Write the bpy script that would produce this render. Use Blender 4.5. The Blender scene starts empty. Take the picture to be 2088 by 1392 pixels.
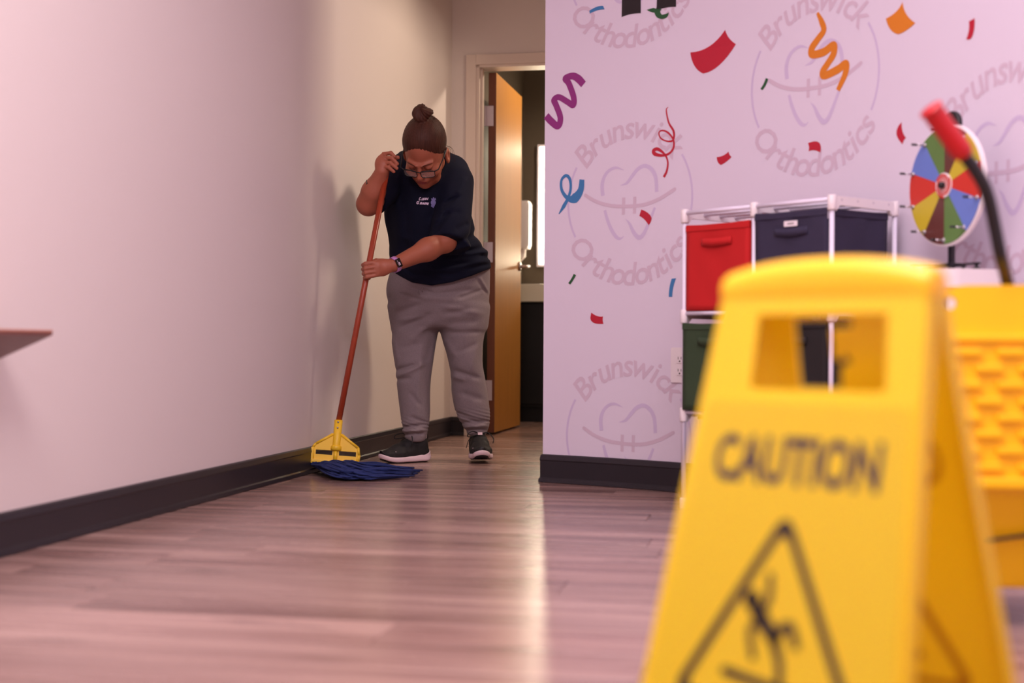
import bpy, bmesh, math, random
import numpy as np
from mathutils import Vector, Matrix
from mathutils.bvhtree import BVHTree

random.seed(7); np.random.seed(7)
SC = bpy.context.scene
COL = SC.collection
H = 0.51          # camera height
F = 2900.0        # focal length in px of a 2088 wide frame
ROLL = 0.006

# ------------------------------------------------------------------ camera
cam_d = bpy.data.cameras.new('camera'); cam = bpy.data.objects.new('camera', cam_d); COL.objects.link(cam)
cam_d.sensor_width = 36.0; cam_d.lens = 36.0 * F / 2088.0
cam_d.clip_start = 0.05; cam_d.clip_end = 60
cam_d.dof.use_dof = True; cam_d.dof.focus_distance = 6.0; cam_d.dof.aperture_fstop = 2.0; cam_d.dof.aperture_blades = 0
pitch = math.atan(6.0 / F)
CAMROT = Matrix.Rotation(math.pi / 2 + pitch, 3, 'X') @ Matrix.Rotation(ROLL, 3, 'Z')
cam.matrix_world = Matrix.Translation((0, 0, H)) @ CAMROT.to_4x4()
SC.camera = cam

# ------------------------------------------------------------------ world, lights, exposure
world = bpy.data.worlds.new('world'); SC.world = world; world.use_nodes = True
world.node_tree.nodes['Background'].inputs[0].default_value = (0.5, 0.42, 0.42, 1)
world.node_tree.nodes['Background'].inputs[1].default_value = 0.15
SC.view_settings.view_transform = 'Standard'; SC.view_settings.look = 'None'
SC.view_settings.gamma = 1.0; SC.view_settings.use_curve_mapping = False
SC.view_settings.exposure = 0.0

def area(name, loc, target, sx, sy, power, color, spread=180):
    l = bpy.data.lights.new(name, 'AREA'); l.shape = 'RECTANGLE'; l.size = sx; l.size_y = sy
    l.energy = power; l.color = color; l.spread = math.radians(spread)
    o = bpy.data.objects.new(name, l); COL.objects.link(o); o.location = loc
    d = Vector(target) - Vector(loc)
    o.rotation_euler = d.to_track_quat('-Z', 'Y').to_euler()
    return o
PINK = (1.0, 0.85, 0.89)
WARM = (1.0, 0.78, 0.56)
area('room_lamp_near', (-0.3, 1.2, 2.66), (-0.3, 1.2, 0), 1.2, 1.4, 88, PINK)
area('room_lamp_left', (-0.75, 3.1, 2.66), (-0.75, 3.1, 0), 0.3, 1.0, 9, PINK)
area('room_lamp_right', (0.75, 2.7, 2.66), (0.75, 2.7, 0), 0.6, 1.2, 26, (0.98, 0.86, 0.98))
area('room_lamp_back', (0.2, -1.8, 2.66), (0.2, -1.8, 0), 1.4, 1.2, 60, PINK)
sl_ = (-0.345 + 0.9825 * 2.0 - 0.186 * 1.50, 7.95 - 0.186 * 2.0 - 0.9825 * 1.50, 2.60)
area('assumed_side_lamp', sl_, (-0.6, 6.5, 0.9), 0.5, 0.34, 33, (1.0, 0.80, 0.62))  # unseen lamp in the assumed side room, warms the hallway wall
def spot(name, loc, power, color, deg, blend=0.25, r=0.04):
    l = bpy.data.lights.new(name, 'SPOT'); l.energy = power; l.color = color; l.spot_size = math.radians(deg); l.spot_blend = blend; l.shadow_soft_size = r
    o = bpy.data.objects.new(name, l); COL.objects.link(o); o.location = loc; return o
spot('hall_fill', (-0.10, 6.75, 2.68), 9, WARM, 120, 0.8)  # added weak fill for the hallway ambience, no fitting known there
bl = (-0.345 + 0.9825 * 1.1 + 0.186 * 0.8, 7.95 - 0.186 * 1.1 + 0.9825 * 0.8, 2.41)
spot('bath_lamp', bl, 48, (1.0, 0.80, 0.60), 170, 0.3, 0.05)

# ------------------------------------------------------------------ helpers: materials
def lin(c):
    c = c / 255.0
    return c / 12.92 if c <= 0.04045 else ((c + 0.055) / 1.055) ** 2.4
def rgb(r, g, b): return (lin(r), lin(g), lin(b), 1.0)

def mat(name, col, rough=0.6, metal=0.0, bump=0.0, bscale=200.0, var=0.0, vscale=8.0, spec=0.5, stretch=None, emit=None, trans=0.0, sheen=0.0, coat=0.0, sss=0.0):
    m = bpy.data.materials.new(name); m.use_nodes = True
    nt = m.node_tree; b = nt.nodes['Principled BSDF']
    b.inputs['Base Color'].default_value = col
    b.inputs['Roughness'].default_value = rough
    b.inputs['Metallic'].default_value = metal
    b.inputs['Specular IOR Level'].default_value = spec
    b.inputs['Transmission Weight'].default_value = trans
    b.inputs['Sheen Weight'].default_value = sheen
    b.inputs['Coat Weight'].default_value = coat
    if sss:
        b.inputs['Subsurface Weight'].default_value = sss
        b.inputs['Subsurface Radius'].default_value = (0.012, 0.005, 0.003)
        b.inputs['Subsurface Scale'].default_value = 1.0
    if emit:
        b.inputs['Emission Color'].default_value = emit[0]; b.inputs['Emission Strength'].default_value = emit[1]
    tc = nt.nodes.new('ShaderNodeTexCoord'); mp = nt.nodes.new('ShaderNodeMapping')
    nt.links.new(tc.outputs['Object'], mp.inputs['Vector'])
    if stretch: mp.inputs['Scale'].default_value = stretch
    if var:
        n = nt.nodes.new('ShaderNodeTexNoise'); n.inputs['Scale'].default_value = vscale; n.inputs['Detail'].default_value = 5
        nt.links.new(mp.outputs[0], n.inputs['Vector'])
        mx = nt.nodes.new('ShaderNodeMix'); mx.data_type = 'RGBA'
        mx.inputs[6].default_value = tuple(c * (1 - var) for c in col[:3]) + (1,)
        mx.inputs[7].default_value = tuple(min(1, c * (1 + var)) for c in col[:3]) + (1,)
        nt.links.new(n.outputs[0], mx.inputs[0]); nt.links.new(mx.outputs[2], b.inputs['Base Color'])
    if bump:
        n2 = nt.nodes.new('ShaderNodeTexNoise'); n2.inputs['Scale'].default_value = bscale; n2.inputs['Detail'].default_value = 3
        nt.links.new(mp.outputs[0], n2.inputs['Vector'])
        bp = nt.nodes.new('ShaderNodeBump'); bp.inputs['Strength'].default_value = bump; bp.inputs['Distance'].default_value = 0.002
        nt.links.new(n2.outputs[0], bp.inputs['Height']); nt.links.new(bp.outputs[0], b.inputs['Normal'])
    return m

M = {}
M['paint'] = mat('wall paint', rgb(226, 215, 211), 0.55, bump=0.08, bscale=350)
M['mural'] = mat('mural vinyl', rgb(225, 214, 231), 0.42, bump=0.04, bscale=300)
M['ceiling'] = mat('ceiling paint', rgb(225, 218, 212), 0.8, bump=0.1, bscale=150)
M['basebd'] = mat('black rubber base', rgb(40, 36, 42), 0.36, spec=0.4, var=0.15, vscale=3)
M['trim'] = mat('white trim paint', rgb(226, 210, 200), 0.4)
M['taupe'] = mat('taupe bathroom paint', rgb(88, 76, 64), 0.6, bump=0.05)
M['door'] = mat('varnished maple door', rgb(205, 140, 62), 0.46, var=0.12, vscale=3, stretch=(12, 12, 0.7), coat=0.0)
M['dooredge'] = mat('dark door edge', rgb(112, 60, 34), 0.5, var=0.2, vscale=10, stretch=(10, 10, 0.5))
M['steel'] = mat('brushed steel', rgb(200, 195, 200), 0.32, 0.9)
M['satin'] = mat('satin hinge plate', rgb(205, 195, 205), 0.5, 0.35)
M['white_pl'] = mat('white plastic', rgb(236, 226, 230), 0.38)
M['white_tube'] = mat('white coated tube', rgb(228, 220, 238), 0.3)
M['yellow'] = mat('yellow polypropylene', rgb(255, 196, 22), 0.38, bump=0.03, bscale=120, sss=0.55)
M['yellow'].node_tree.nodes['Principled BSDF'].inputs['Subsurface Radius'].default_value = (0.03, 0.02, 0.006)
M['yellow_b'] = mat('yellow bucket plastic', rgb(255, 200, 12), 0.36, bump=0.03, bscale=120)
M['yellow_mop'] = mat('yellow mop frame plastic', rgb(246, 200, 44), 0.42)
M['ink'] = mat('black sign ink', rgb(40, 26, 52), 0.5)
M['ink_n'] = mat('brown black sign ink', rgb(38, 24, 16), 0.5)
M['ghost'] = mat('print showing through', rgb(206, 146, 10), 0.4)
M['red_rub'] = mat('red rubber grip', rgb(196, 18, 30), 0.35, bump=0.1, bscale=60)
M['black_st'] = mat('black painted steel', rgb(24, 22, 28), 0.35)
M['black_pl'] = mat('black plastic', rgb(20, 18, 22), 0.4)
M['handle'] = mat('red brown lacquered wood', rgb(158, 60, 34), 0.36, var=0.3, vscale=6, stretch=(30, 30, 1.5), coat=0.1)
M['strand'] = mat('blue mop yarn', rgb(34, 50, 108), 0.9, bump=0.6, bscale=500, var=0.35, vscale=40)
M['skin'] = mat('skin', rgb(166, 94, 70), 0.5, bump=0.12, bscale=260, var=0.1, vscale=14, sss=0.08)
M['lips'] = mat('lips', rgb(140, 62, 60), 0.4)
M['hair'] = mat('dark brown hair', rgb(70, 40, 30), 0.55, var=0.6, vscale=18, stretch=(9, 1.0, 1.0), spec=0.2)
M['navy'] = mat('navy jersey', rgb(13, 16, 36), 0.9, bump=0.2, bscale=500, var=0.15, vscale=10, spec=0.2)
M['sweat'] = mat('heather grey fleece', rgb(132, 118, 122), 0.9, bump=0.5, bscale=420, var=0.16, vscale=160, sheen=0.1)
M['shoe'] = mat('black knit shoe', rgb(24, 22, 24), 0.75, bump=0.4, bscale=500)
M['sole'] = mat('pale pink foam sole', rgb(226, 200, 208), 0.6)
M['sock'] = mat('white sock', rgb(225, 212, 216), 0.9)
M['band'] = mat('lilac silicone', rgb(200, 140, 205), 0.5)
M['screen'] = mat('black glass screen', rgb(10, 10, 12), 0.12)
M['lens'] = mat('spectacle lens', (1, 1, 1, 1), 0.02)
M['lens'].node_tree.nodes['Principled BSDF'].inputs['Alpha'].default_value = 0.08
M['hairtie'] = mat('pink hair tie', rgb(190, 90, 100), 0.7)
M['print_w'] = mat('white shirt print', rgb(225, 205, 228), 0.6)
M['print_v'] = mat('violet shirt print', rgb(116, 112, 168), 0.6)
M['red_cl'] = mat('red canvas', rgb(192, 18, 22), 0.85, bump=0.35, bscale=700)
M['navy_cl'] = mat('navy canvas', rgb(46, 40, 66), 0.85, bump=0.35, bscale=700)
M['green_cl'] = mat('green canvas', rgb(48, 66, 42), 0.85, bump=0.35, bscale=700)
M['black_cl'] = mat('black canvas', rgb(28, 22, 24), 0.85, bump=0.35, bscale=700)
M['tag'] = mat('white label', rgb(235, 225, 232), 0.7)
M['counter'] = mat('white quartz', rgb(230, 222, 205), 0.3)
M['dark'] = mat('black cabinet', rgb(16, 13, 12), 0.4)
M['mirror'] = mat('mirror glass', rgb(200, 200, 200), 0.03, 1.0)
M['glow'] = mat('mirror light band', rgb(255, 240, 205), 0.5, emit=((1.0, 0.84, 0.60, 1), 26.0))
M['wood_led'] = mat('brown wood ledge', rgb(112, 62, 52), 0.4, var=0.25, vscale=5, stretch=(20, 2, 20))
M['logo_t'] = mat('pale mauve print', rgb(211, 190, 208), 0.42)
M['logo_v'] = mat('pale lavender print', rgb(208, 192, 222), 0.42)
M['c_red'] = mat('crimson print', rgb(186, 22, 50), 0.42)
M['c_black'] = mat('black print', rgb(26, 18, 22), 0.42)
M['c_blue'] = mat('blue print', rgb(56, 122, 178), 0.42)
M['c_green'] = mat('green print', rgb(30, 84, 44), 0.42)
M['c_purple'] = mat('purple print', rgb(140, 40, 122), 0.42)
M['c_orange'] = mat('orange print', rgb(218, 128, 30), 0.42)
M['w_red'] = mat('wheel red', rgb(206, 52, 40), 0.3)
M['w_yel'] = mat('wheel yellow', rgb(202, 182, 50), 0.3)
M['w_brn'] = mat('wheel brown', rgb(98, 54, 48), 0.3)
M['w_grn'] = mat('wheel green', rgb(94, 130, 68), 0.3)
M['w_blu'] = mat('wheel blue', rgb(104, 130, 208), 0.3)
M['sky_bx'] = mat('blue printed box', rgb(90, 150, 205), 0.4, var=0.35, vscale=6)
M['lamp'] = mat('lamp diffuser', rgb(250, 240, 235), 0.5)

# floor plank material: grain runs along x, tone shifts from plank to plank
def plank_material():
    m = bpy.data.materials.new('grey brown vinyl plank'); m.use_nodes = True
    nt = m.node_tree; b = nt.nodes['Principled BSDF']; L = nt.links.new
    geo = nt.nodes.new('ShaderNodeNewGeometry'); oi = nt.nodes.new('ShaderNodeObjectInfo')
    comb = nt.nodes.new('ShaderNodeVectorMath'); comb.operation = 'ADD'
    rot = nt.nodes.new('ShaderNodeMapping'); rot.inputs['Rotation'].default_value = (0, 0, 0.187)
    L(geo.outputs['Position'], rot.inputs['Vector'])
    sc = nt.nodes.new('ShaderNodeVectorMath'); sc.operation = 'SCALE'; sc.inputs[3].default_value = 40
    cx = nt.nodes.new('ShaderNodeCombineXYZ'); L(oi.outputs['Random'], cx.inputs[0]); L(oi.outputs['Random'], cx.inputs[2])
    L(cx.outputs[0], sc.inputs[0]); L(rot.outputs[0], comb.inputs[0]); L(sc.outputs[0], comb.inputs[1])
    def noise(scale, detail, rough=0.6):
        mp = nt.nodes.new('ShaderNodeMapping'); mp.inputs['Scale'].default_value = scale
        L(comb.outputs[0], mp.inputs['Vector'])
        n = nt.nodes.new('ShaderNodeTexNoise'); n.inputs['Scale'].default_value = 1; n.inputs['Detail'].default_value = detail; n.inputs['Roughness'].default_value = rough
        L(mp.outputs[0], n.inputs['Vector']); return n
    n1 = noise((0.9, 8.5, 1), 3); n2 = noise((5, 90, 1), 3); n3 = noise((2.2, 16, 1), 2)
    r1 = nt.nodes.new('ShaderNodeValToRGB')
    r1.color_ramp.elements[0].position = 0.28; r1.color_ramp.elements[0].color = rgb(118, 86, 80)
    r1.color_ramp.elements[1].position = 0.68; r1.color_ramp.elements[1].color = rgb(180, 148, 138)
    L(n1.outputs[0], r1.inputs[0])
    mx = nt.nodes.new('ShaderNodeMix'); mx.data_type = 'RGBA'; mx.blend_type = 'MULTIPLY'; mx.inputs[0].default_value = 0.35
    r2 = nt.nodes.new('ShaderNodeValToRGB'); r2.color_ramp.elements[0].position = 0.3; r2.color_ramp.elements[0].color = (0.6, 0.58, 0.58, 1); r2.color_ramp.elements[1].position = 0.7
    L(n2.outputs[0], r2.inputs[0]); L(r1.outputs[0], mx.inputs[6]); L(r2.outputs[0], mx.inputs[7])
    # dark knots
    r3 = nt.nodes.new('ShaderNodeValToRGB'); r3.color_ramp.elements[0].position = 0.24; r3.color_ramp.elements[0].color = (0.35, 0.3, 0.3, 1); r3.color_ramp.elements[1].position = 0.36
    L(n3.outputs[0], r3.inputs[0])
    mx2 = nt.nodes.new('ShaderNodeMix'); mx2.data_type = 'RGBA'; mx2.blend_type = 'MULTIPLY'; mx2.inputs[0].default_value = 0.9
    L(mx.outputs[2], mx2.inputs[6]); L(r3.outputs[0], mx2.inputs[7])
    mr = nt.nodes.new('ShaderNodeMapRange'); mr.inputs[3].default_value = 0.86; mr.inputs[4].default_value = 1.1
    L(oi.outputs['Random'], mr.inputs[0])
    mx3 = nt.nodes.new('ShaderNodeVectorMath'); mx3.operation = 'SCALE'
    L(mx2.outputs[2], mx3.inputs[0]); L(mr.outputs[0], mx3.inputs[3]); L(mx3.outputs[0], b.inputs['Base Color'])
    rr = nt.nodes.new('ShaderNodeMapRange'); rr.inputs[3].default_value = 0.18; rr.inputs[4].default_value = 0.32
    L(n2.outputs[0], rr.inputs[0]); L(rr.outputs[0], b.inputs['Roughness'])
    bp = nt.nodes.new('ShaderNodeBump'); bp.inputs['Strength'].default_value = 0.12; bp.inputs['Distance'].default_value = 0.001
    L(n2.outputs[0], bp.inputs['Height']); L(bp.outputs[0], b.inputs['Normal'])
    b.inputs['Specular IOR Level'].default_value = 0.5
    return m
M['plank'] = plank_material()

# ------------------------------------------------------------------ helpers: objects
def link(name, me, m=None, parent=None, smooth=False):
    if m is not None:
        if isinstance(m, (list, tuple)):
            for k in m: me.materials.append(k)
        else: me.materials.append(m)
    if smooth:
        for p in me.polygons: p.use_smooth = True
    o = bpy.data.objects.new(name, me); COL.objects.link(o)
    if parent is not None: o.parent = parent; o.matrix_parent_inverse = parent.matrix_world.inverted() if parent.type != 'EMPTY' else Matrix.Translation(parent.location).inverted()
    return o
def tag(o, label=None, cat=None, group=None, kind=None):
    if label: o['label'] = label
    if cat: o['category'] = cat
    if group: o['group'] = group
    if kind: o['kind'] = kind
    return o
def empty(name, loc, label, cat, group=None):
    o = bpy.data.objects.new(name, None); COL.objects.link(o); o.location = loc; o.empty_display_size = 0.05
    return tag(o, label, cat, group)
def from_bm(name, bm, m=None, parent=None, smooth=False):
    bmesh.ops.recalc_face_normals(bm, faces=bm.faces)
    me = bpy.data.meshes.new(name); bm.to_mesh(me); bm.free()
    return link(name, me, m, parent, smooth)
def add_box(bm, c, s, rot=None, bevel=0.0):
    r = bmesh.ops.create_cube(bm, size=1.0)['verts']
    T = Matrix.Translation(c) @ (rot.to_4x4() if rot is not None else Matrix.Identity(4)) @ Matrix.Diagonal((s[0], s[1], s[2], 1))
    bmesh.ops.transform(bm, matrix=T, verts=r)
    if bevel:
        es = list({e for v in r for e in v.link_edges})
        bmesh.ops.bevel(bm, geom=es, offset=bevel, segments=2, affect='EDGES', profile=0.7)
def box(name, c, s, m, parent=None, rot=None, bevel=0.0, smooth=False):
    bm = bmesh.new(); add_box(bm, c, s, rot, bevel); return from_bm(name, bm, m, parent, smooth)
def add_tube(bm, pts, rad, seg=12, caps=True):
    pts = [Vector(p) for p in pts]; n = len(pts)
    rads = rad if isinstance(rad, (list, tuple)) else [rad] * n
    rings = []; up = None
    for i, p in enumerate(pts):
        t = (pts[min(i + 1, n - 1)] - pts[max(i - 1, 0)]).normalized()
        if up is None:
            up = Vector((0, 0, 1)) if abs(t.z) < 0.9 else Vector((1, 0, 0))
        a = (up - t * up.dot(t)).normalized(); b = t.cross(a); up = a
        rings.append([bm.verts.new(p + (a * math.cos(2 * math.pi * k / seg) + b * math.sin(2 * math.pi * k / seg)) * rads[i]) for k in range(seg)])
    for i in range(n - 1):
        for k in range(seg):
            bm.faces.new((rings[i][k], rings[i][(k + 1) % seg], rings[i + 1][(k + 1) % seg], rings[i + 1][k]))
    if caps:
        bm.faces.new(rings[0][::-1]); bm.faces.new(rings[-1])
def tube(name, pts, rad, m, parent=None, seg=14, smooth=True):
    bm = bmesh.new(); add_tube(bm, pts, rad, seg); return from_bm(name, bm, m, parent, smooth)
def add_lathe(bm, prof, T, seg=32):
    rings = []
    for r, z in prof:
        rings.append([bm.verts.new(T @ Vector((r * math.cos(2 * math.pi * k / seg), r * math.sin(2 * math.pi * k / seg), z))) for k in range(seg)])
    for i in range(len(rings) - 1):
        for k in range(seg):
            bm.faces.new((rings[i][k], rings[i][(k + 1) % seg], rings[i + 1][(k + 1) % seg], rings[i + 1][k]))
    bm.faces.new(rings[0][::-1]); bm.faces.new(rings[-1])
def spline(pts, n=8):
    pts = [np.array(p, float) for p in pts]; out = []
    P_ = [2 * pts[0] - pts[1]] + pts + [2 * pts[-1] - pts[-2]]
    for i in range(1, len(P_) - 2):
        for k in range(n):
            t = k / n; a, b, c, d = P_[i - 1:i + 3]
            out.append(0.5 * ((2 * b) + (c - a) * t + (2 * a - 5 * b + 4 * c - d) * t * t + (-a + 3 * b - 3 * c + d) * t ** 3))
    out.append(pts[-1]); return out
def plate_mesh(outline, holes, th):
    """flat plate with holes in local xy, thickness along z, centred"""
    cu = bpy.data.curves.new('tmp', 'CURVE'); cu.dimensions = '2D'; cu.fill_mode = 'BOTH'; cu.extrude = th / 2
    for lp in [outline] + list(holes):
        s = cu.splines.new('POLY'); s.points.add(len(lp) - 1)
        for i, p in enumerate(lp): s.points[i].co = (p[0], p[1], 0, 1)
        s.use_cyclic_u = True
    o = bpy.data.objects.new('tmp', cu)
    me = bpy.data.meshes.new_from_object(o); bpy.data.objects.remove(o); bpy.data.curves.remove(cu)
    me.materials.clear()
    return me
def text_mesh(txt, size, bold=0.0, shear=0.0, th=0.0):
    cu = bpy.data.curves.new('tmp', 'FONT'); cu.body = txt; cu.size = size; cu.offset = bold; cu.shear = shear; cu.extrude = th
    cu.align_x = 'CENTER'; cu.align_y = 'BOTTOM_BASELINE'; cu.resolution_u = 3
    o = bpy.data.objects.new('tmp', cu)
    me = bpy.data.meshes.new_from_object(o); bpy.data.objects.remove(o); bpy.data.curves.remove(cu)
    me.materials.clear(); return me
def rrect(cx, cy, w, h, r, n=5):
    out = []
    for (sx, sy, a0) in ((1, 1, 0), (-1, 1, 90), (-1, -1, 180), (1, -1, 270)):
        for k in range(n + 1):
            a = math.radians(a0 + 90 * k / n)
            out.append((cx + sx * (w / 2 - r) + r * math.cos(a), cy + sy * (h / 2 - r) + r * math.sin(a)))
    return out
def ray(px, py):
    return CAMROT @ Vector(((px - 1044) / F, -(py - 696) / F, -1.0))
def P(px, py, Y):
    d = ray(px, py); t = Y / d.y
    return Vector((d.x * t, Y, H + d.z * t))

# ------------------------------------------------------------------ room layout
LD = Vector((0.186, 0.9825))                # direction of the left wall and the hallway, away from the camera
UD = Vector((0.9825, -0.186))
C0 = Vector((-0.345, 7.95))                 # corner of left wall and hallway end wall
def hall(u, v, z=0.0):
    q = C0 + UD * u + LD * v
    return Vector((q.x, q.y, z))
HROT = Matrix.Rotation(math.atan2(UD.y, UD.x), 3, 'Z')
CEIL = 2.7
A0 = math.radians(30.2); RW = 2.87; S0 = (0.117, 5.28)
SMAX = RW * (math.radians(90) - A0)
def wallp(s, z, off=0.0):
    """point on the curved mural wall; off = distance into the room"""
    if s <= SMAX:
        a = A0 + s / RW
        x = S0[0] + RW * (math.sin(a) - math.sin(A0)); y = S0[1] - RW * (math.cos(A0) - math.cos(a))
    else:
        a = math.pi / 2
        x = S0[0] + RW * (1 - math.sin(A0)); y = S0[1] - RW * math.cos(A0) - (s - SMAX)
    return Vector((x - math.sin(a) * off, y - math.cos(a) * off, z))
CEN = Vector((S0[0] - RW * math.sin(A0), S0[1] - RW * math.cos(A0)))   # arc centre
def px2wall(px, py):
    d = ray(px, py); dx, dy = d.x, d.y
    a = dx * dx + dy * dy; b = -2 * (dx * CEN.x + dy * CEN.y); c = CEN.x ** 2 + CEN.y ** 2 - RW * RW
    t = (-b + math.sqrt(b * b - 4 * a * c)) / (2 * a)
    x, y = dx * t, dy * t
    ang = math.atan2(x - CEN.x, y - CEN.y)
    return (ang - A0) * RW, H + d.z * t

def prism(name, poly, z0, z1, mats, side_mat=None, parent=None):
    bm = bmesh.new()
    b = [bm.verts.new((p[0], p[1], z0)) for p in poly]; t = [bm.verts.new((p[0], p[1], z1)) for p in poly]
    n = len(poly)
    for i in range(n):
        f = bm.faces.new((b[i], b[(i + 1) % n], t[(i + 1) % n], t[i]))
        if side_mat: f.material_index = side_mat(i)
    bm.faces.new(b[::-1]); bm.faces.new(t)
    return from_bm(name, bm, mats, parent)

# floor slab and planks
fl = box('floor', (0.4, 3.2, -0.055), (7.0, 15.0, 0.1), M['plank']); tag(fl, 'grey brown wood look plank floor', 'floor', kind='structure')
PW, PL = 0.18, 1.22
pm = bmesh.new(); add_box(pm, (0, 0, -0.002), (PL - 0.0014, PW - 0.0014, 0.006), None)
bmesh.ops.bevel(pm, geom=[e for e in pm.edges if all(v.co.z > 0 for v in e.verts)], offset=0.0008, segments=1, affect='EDGES')
bmesh.ops.recalc_face_normals(pm, faces=pm.faces)
pme = bpy.data.meshes.new('plank'); pm.to_mesh(pme); pm.free(); pme.materials.append(M['plank'])
cnt = 0
v = -7.3
row = 0
while v < 1.95:
    off = (row * 0.43 + 0.31 * math.sin(row * 2.3)) % PL
    u = -0.6 - PL + off
    while u < 4.0:
        p = hall(u, v)
        vis = abs(p.x - 0.02) < 0.40 * max(p.y, 0.5) + 0.75 and p.y > 0.9 and cnt < 298
        if v > -2.4 and u > 1.4: vis = False
        if v > -1 and u > 1.1: vis = False
        if p.x > 1.9 : vis = False
        if vis:
            o = bpy.data.objects.new('plank', pme); COL.objects.link(o); o.parent = fl
            o.location = (p.x, p.y, 0.0 - 0.001 + 0.0); o.rotation_euler = (0, 0, math.atan2(UD.y, UD.x)); cnt += 1
        u += PL
    v += PW; row += 1
print('planks', cnt)

# ceiling
cl = box('ceiling', (0.4, 3.2, CEIL + 0.05), (7.0, 15.0, 0.1), M['ceiling']); tag(cl, 'plain white ceiling above the room', 'ceiling', kind='structure')

# left wall: solid prism from hallway end to behind the camera, continuing as bathroom side wall
def q2(u, v): p = hall(u, v); return (p.x, p.y)
wl = prism('wall_left', [q2(0, 0), q2(0, -12.0), q2(-0.14, -12.0), q2(-0.14, 0)], 0, CEIL, M['paint']); tag(wl, 'long pale wall on the left', 'wall', kind='structure')
prism_b = prism('wall_behind', [(-4.2, -3.6), (2.6, -3.6), (2.6, -3.75), (-4.2, -3.75)], 0, CEIL, M['paint']); tag(prism_b, 'plain wall behind the viewer', 'wall', kind='structure')

# curved mural wall, with hallway return
NSEG = 72
inner = [q2(0.951, -2.39)]
ss = [SMAX * i / NSEG for i in range(NSEG + 1)]
inner += [tuple(wallp(s, 0)[:2]) for s in ss] + [(wallp(SMAX, 0).x, -3.6)]
outer = [(2.6, -3.6), (2.6, q2(2.1, -2.39)[1]), q2(2.1, -2.39)]
wr = prism('wall_right', inner + outer, 0, CEIL, [M['paint'], M['mural']], lambda i: 1 if 1 <= i <= NSEG + 1 else 0)
tag(wr, 'curved wall wrapped in white confetti and tooth logo mural', 'wall', kind='structure')

# assumed side opening and unseen side room, shaped for the hallway's warm light
def hprism(name, u0, u1, v0, v1, z0, z1, m, label):
    o = prism(name, [q2(u0, v0), q2(u1, v0), q2(u1, v1), q2(u0, v1)], z0, z1, m); tag(o, label, 'wall', kind='structure'); return o
hprism('wall_hall_right', 0.951, 1.07, -0.70, -0.001, 0, CEIL, M['paint'], 'hallway wall beside the bathroom doorway')
hprism('wall_hall_light_stop', 0.951, 1.07, -2.389, -1.92, 0, CEIL, M['paint'], 'unseen hallway wall piece added to cut off the side light')  # unseen piece added so the warm light ends beside the woman
hprism('wall_header', 0.951, 1.07, -1.919, -0.701, 2.40, CEIL, M['paint'], 'wall above the assumed side opening of the hallway')
hprism('wall_assumed_room', 3.4, 3.52, -2.60, -0.001, 0, CEIL, M['paint'], 'far wall of the assumed side room')
hprism('wall_assumed_room_near', 2.1, 3.4, -2.50, -2.39, 0, CEIL, M['paint'], 'near wall of the assumed side room')
# end wall of the hallway with the doorway
DH = 2.055
DU0, DU1 = 0.150, 0.905
bm = bmesh.new()
def hbox(bm, u0, u1, v0, v1, z0, z1, bevel=0):
    c = hall((u0 + u1) / 2, (v0 + v1) / 2, (z0 + z1) / 2)
    add_box(bm, c, (u1 - u0, v1 - v0, z1 - z0), HROT, bevel)
hbox(bm, -0.14, DU0 - 0.012, 0.0, 0.12, 0, CEIL); hbox(bm, DU1 + 0.012, 3.5, 0.0, 0.12, 0, CEIL); hbox(bm, DU0 - 0.012, DU1 + 0.012, 0.0, 0.12, DH + 0.012, CEIL)
we = from_bm('wall_end', bm, M['paint']); tag(we, 'short end wall of the hallway with the doorway', 'wall', kind='structure')
bm = bmesh.new()
# casing
hbox(bm, DU0 - 0.066, DU0 - 0.010, -0.016, 0.0, 0, DH + 0.066, 0.003); hbox(bm, DU1 + 0.0, DU1 + 0.046, -0.016, 0.0, 0, DH + 0.066, 0.003)
hbox(bm, DU0 - 0.010, DU1 + 0.0, -0.016, 0.0, DH + 0.010, DH + 0.066, 0.003)
# jambs and stops
hbox(bm, DU0 - 0.012, DU0 + 0.008, -0.004, 0.124, 0, DH + 0.01); hbox(bm, DU1 - 0.008, DU1 + 0.012, -0.004, 0.124, 0, DH + 0.01)
hbox(bm, DU0 - 0.012, DU1 + 0.012, -0.004, 0.124, DH - 0.004, DH + 0.012)
hbox(bm, DU0 + 0.008, DU0 + 0.020, 0.03, 0.07, 0, DH - 0.004)
tr = from_bm('trim_1', bm, M['trim']); tag(tr, 'white painted door casing and jamb', 'door frame', kind='structure')

# door leaf, open into the bathroom
dl = bpy.data.objects.new('door_1', None); COL.objects.link(dl); dl.location = hall(0.205, 0.13); tag(dl, 'open maple door at the end of the hallway', 'door', kind='structure')
bm = bmesh.new(); hbox(bm, 0.184, 0.228, 0.128, 0.93, 0.012, 2.045)
bm.faces.ensure_lookup_table(); bmesh.ops.recalc_face_normals(bm, faces=bm.faces)
for f in bm.faces:
    n = f.normal
    f.material_index = 1 if abs(n.dot(Vector((LD.x, LD.y, 0)))) > 0.9 else 0
from_bm('door_panel', bm, [M['door'], M['dooredge']], dl)
for zc in (1.80, 1.03, 0.25):
    bm = bmesh.new(); hbox(bm, 0.170, 0.214, 0.1225, 0.1275, zc - 0.057, zc + 0.057, 0.001)
    a = hall(0.168, 0.119, zc - 0.057); b = hall(0.168, 0.119, zc + 0.057); add_tube(bm, [a, b], 0.007, 10)
    h = from_bm('hinge', bm, M['satin'], dl)
    bm = bmesh.new()
    for (du, dz) in ((0.184, 0.044), (0.203, 0.016), (0.203, -0.016), (0.184, -0.044)):
        add_tube(bm, [hall(du, 0.1215, zc + dz), hall(du, 0.1227, zc + dz)], 0.0035, 8)
    from_bm('screw', bm, M['steel'], h)
bm = bmesh.new()
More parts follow.
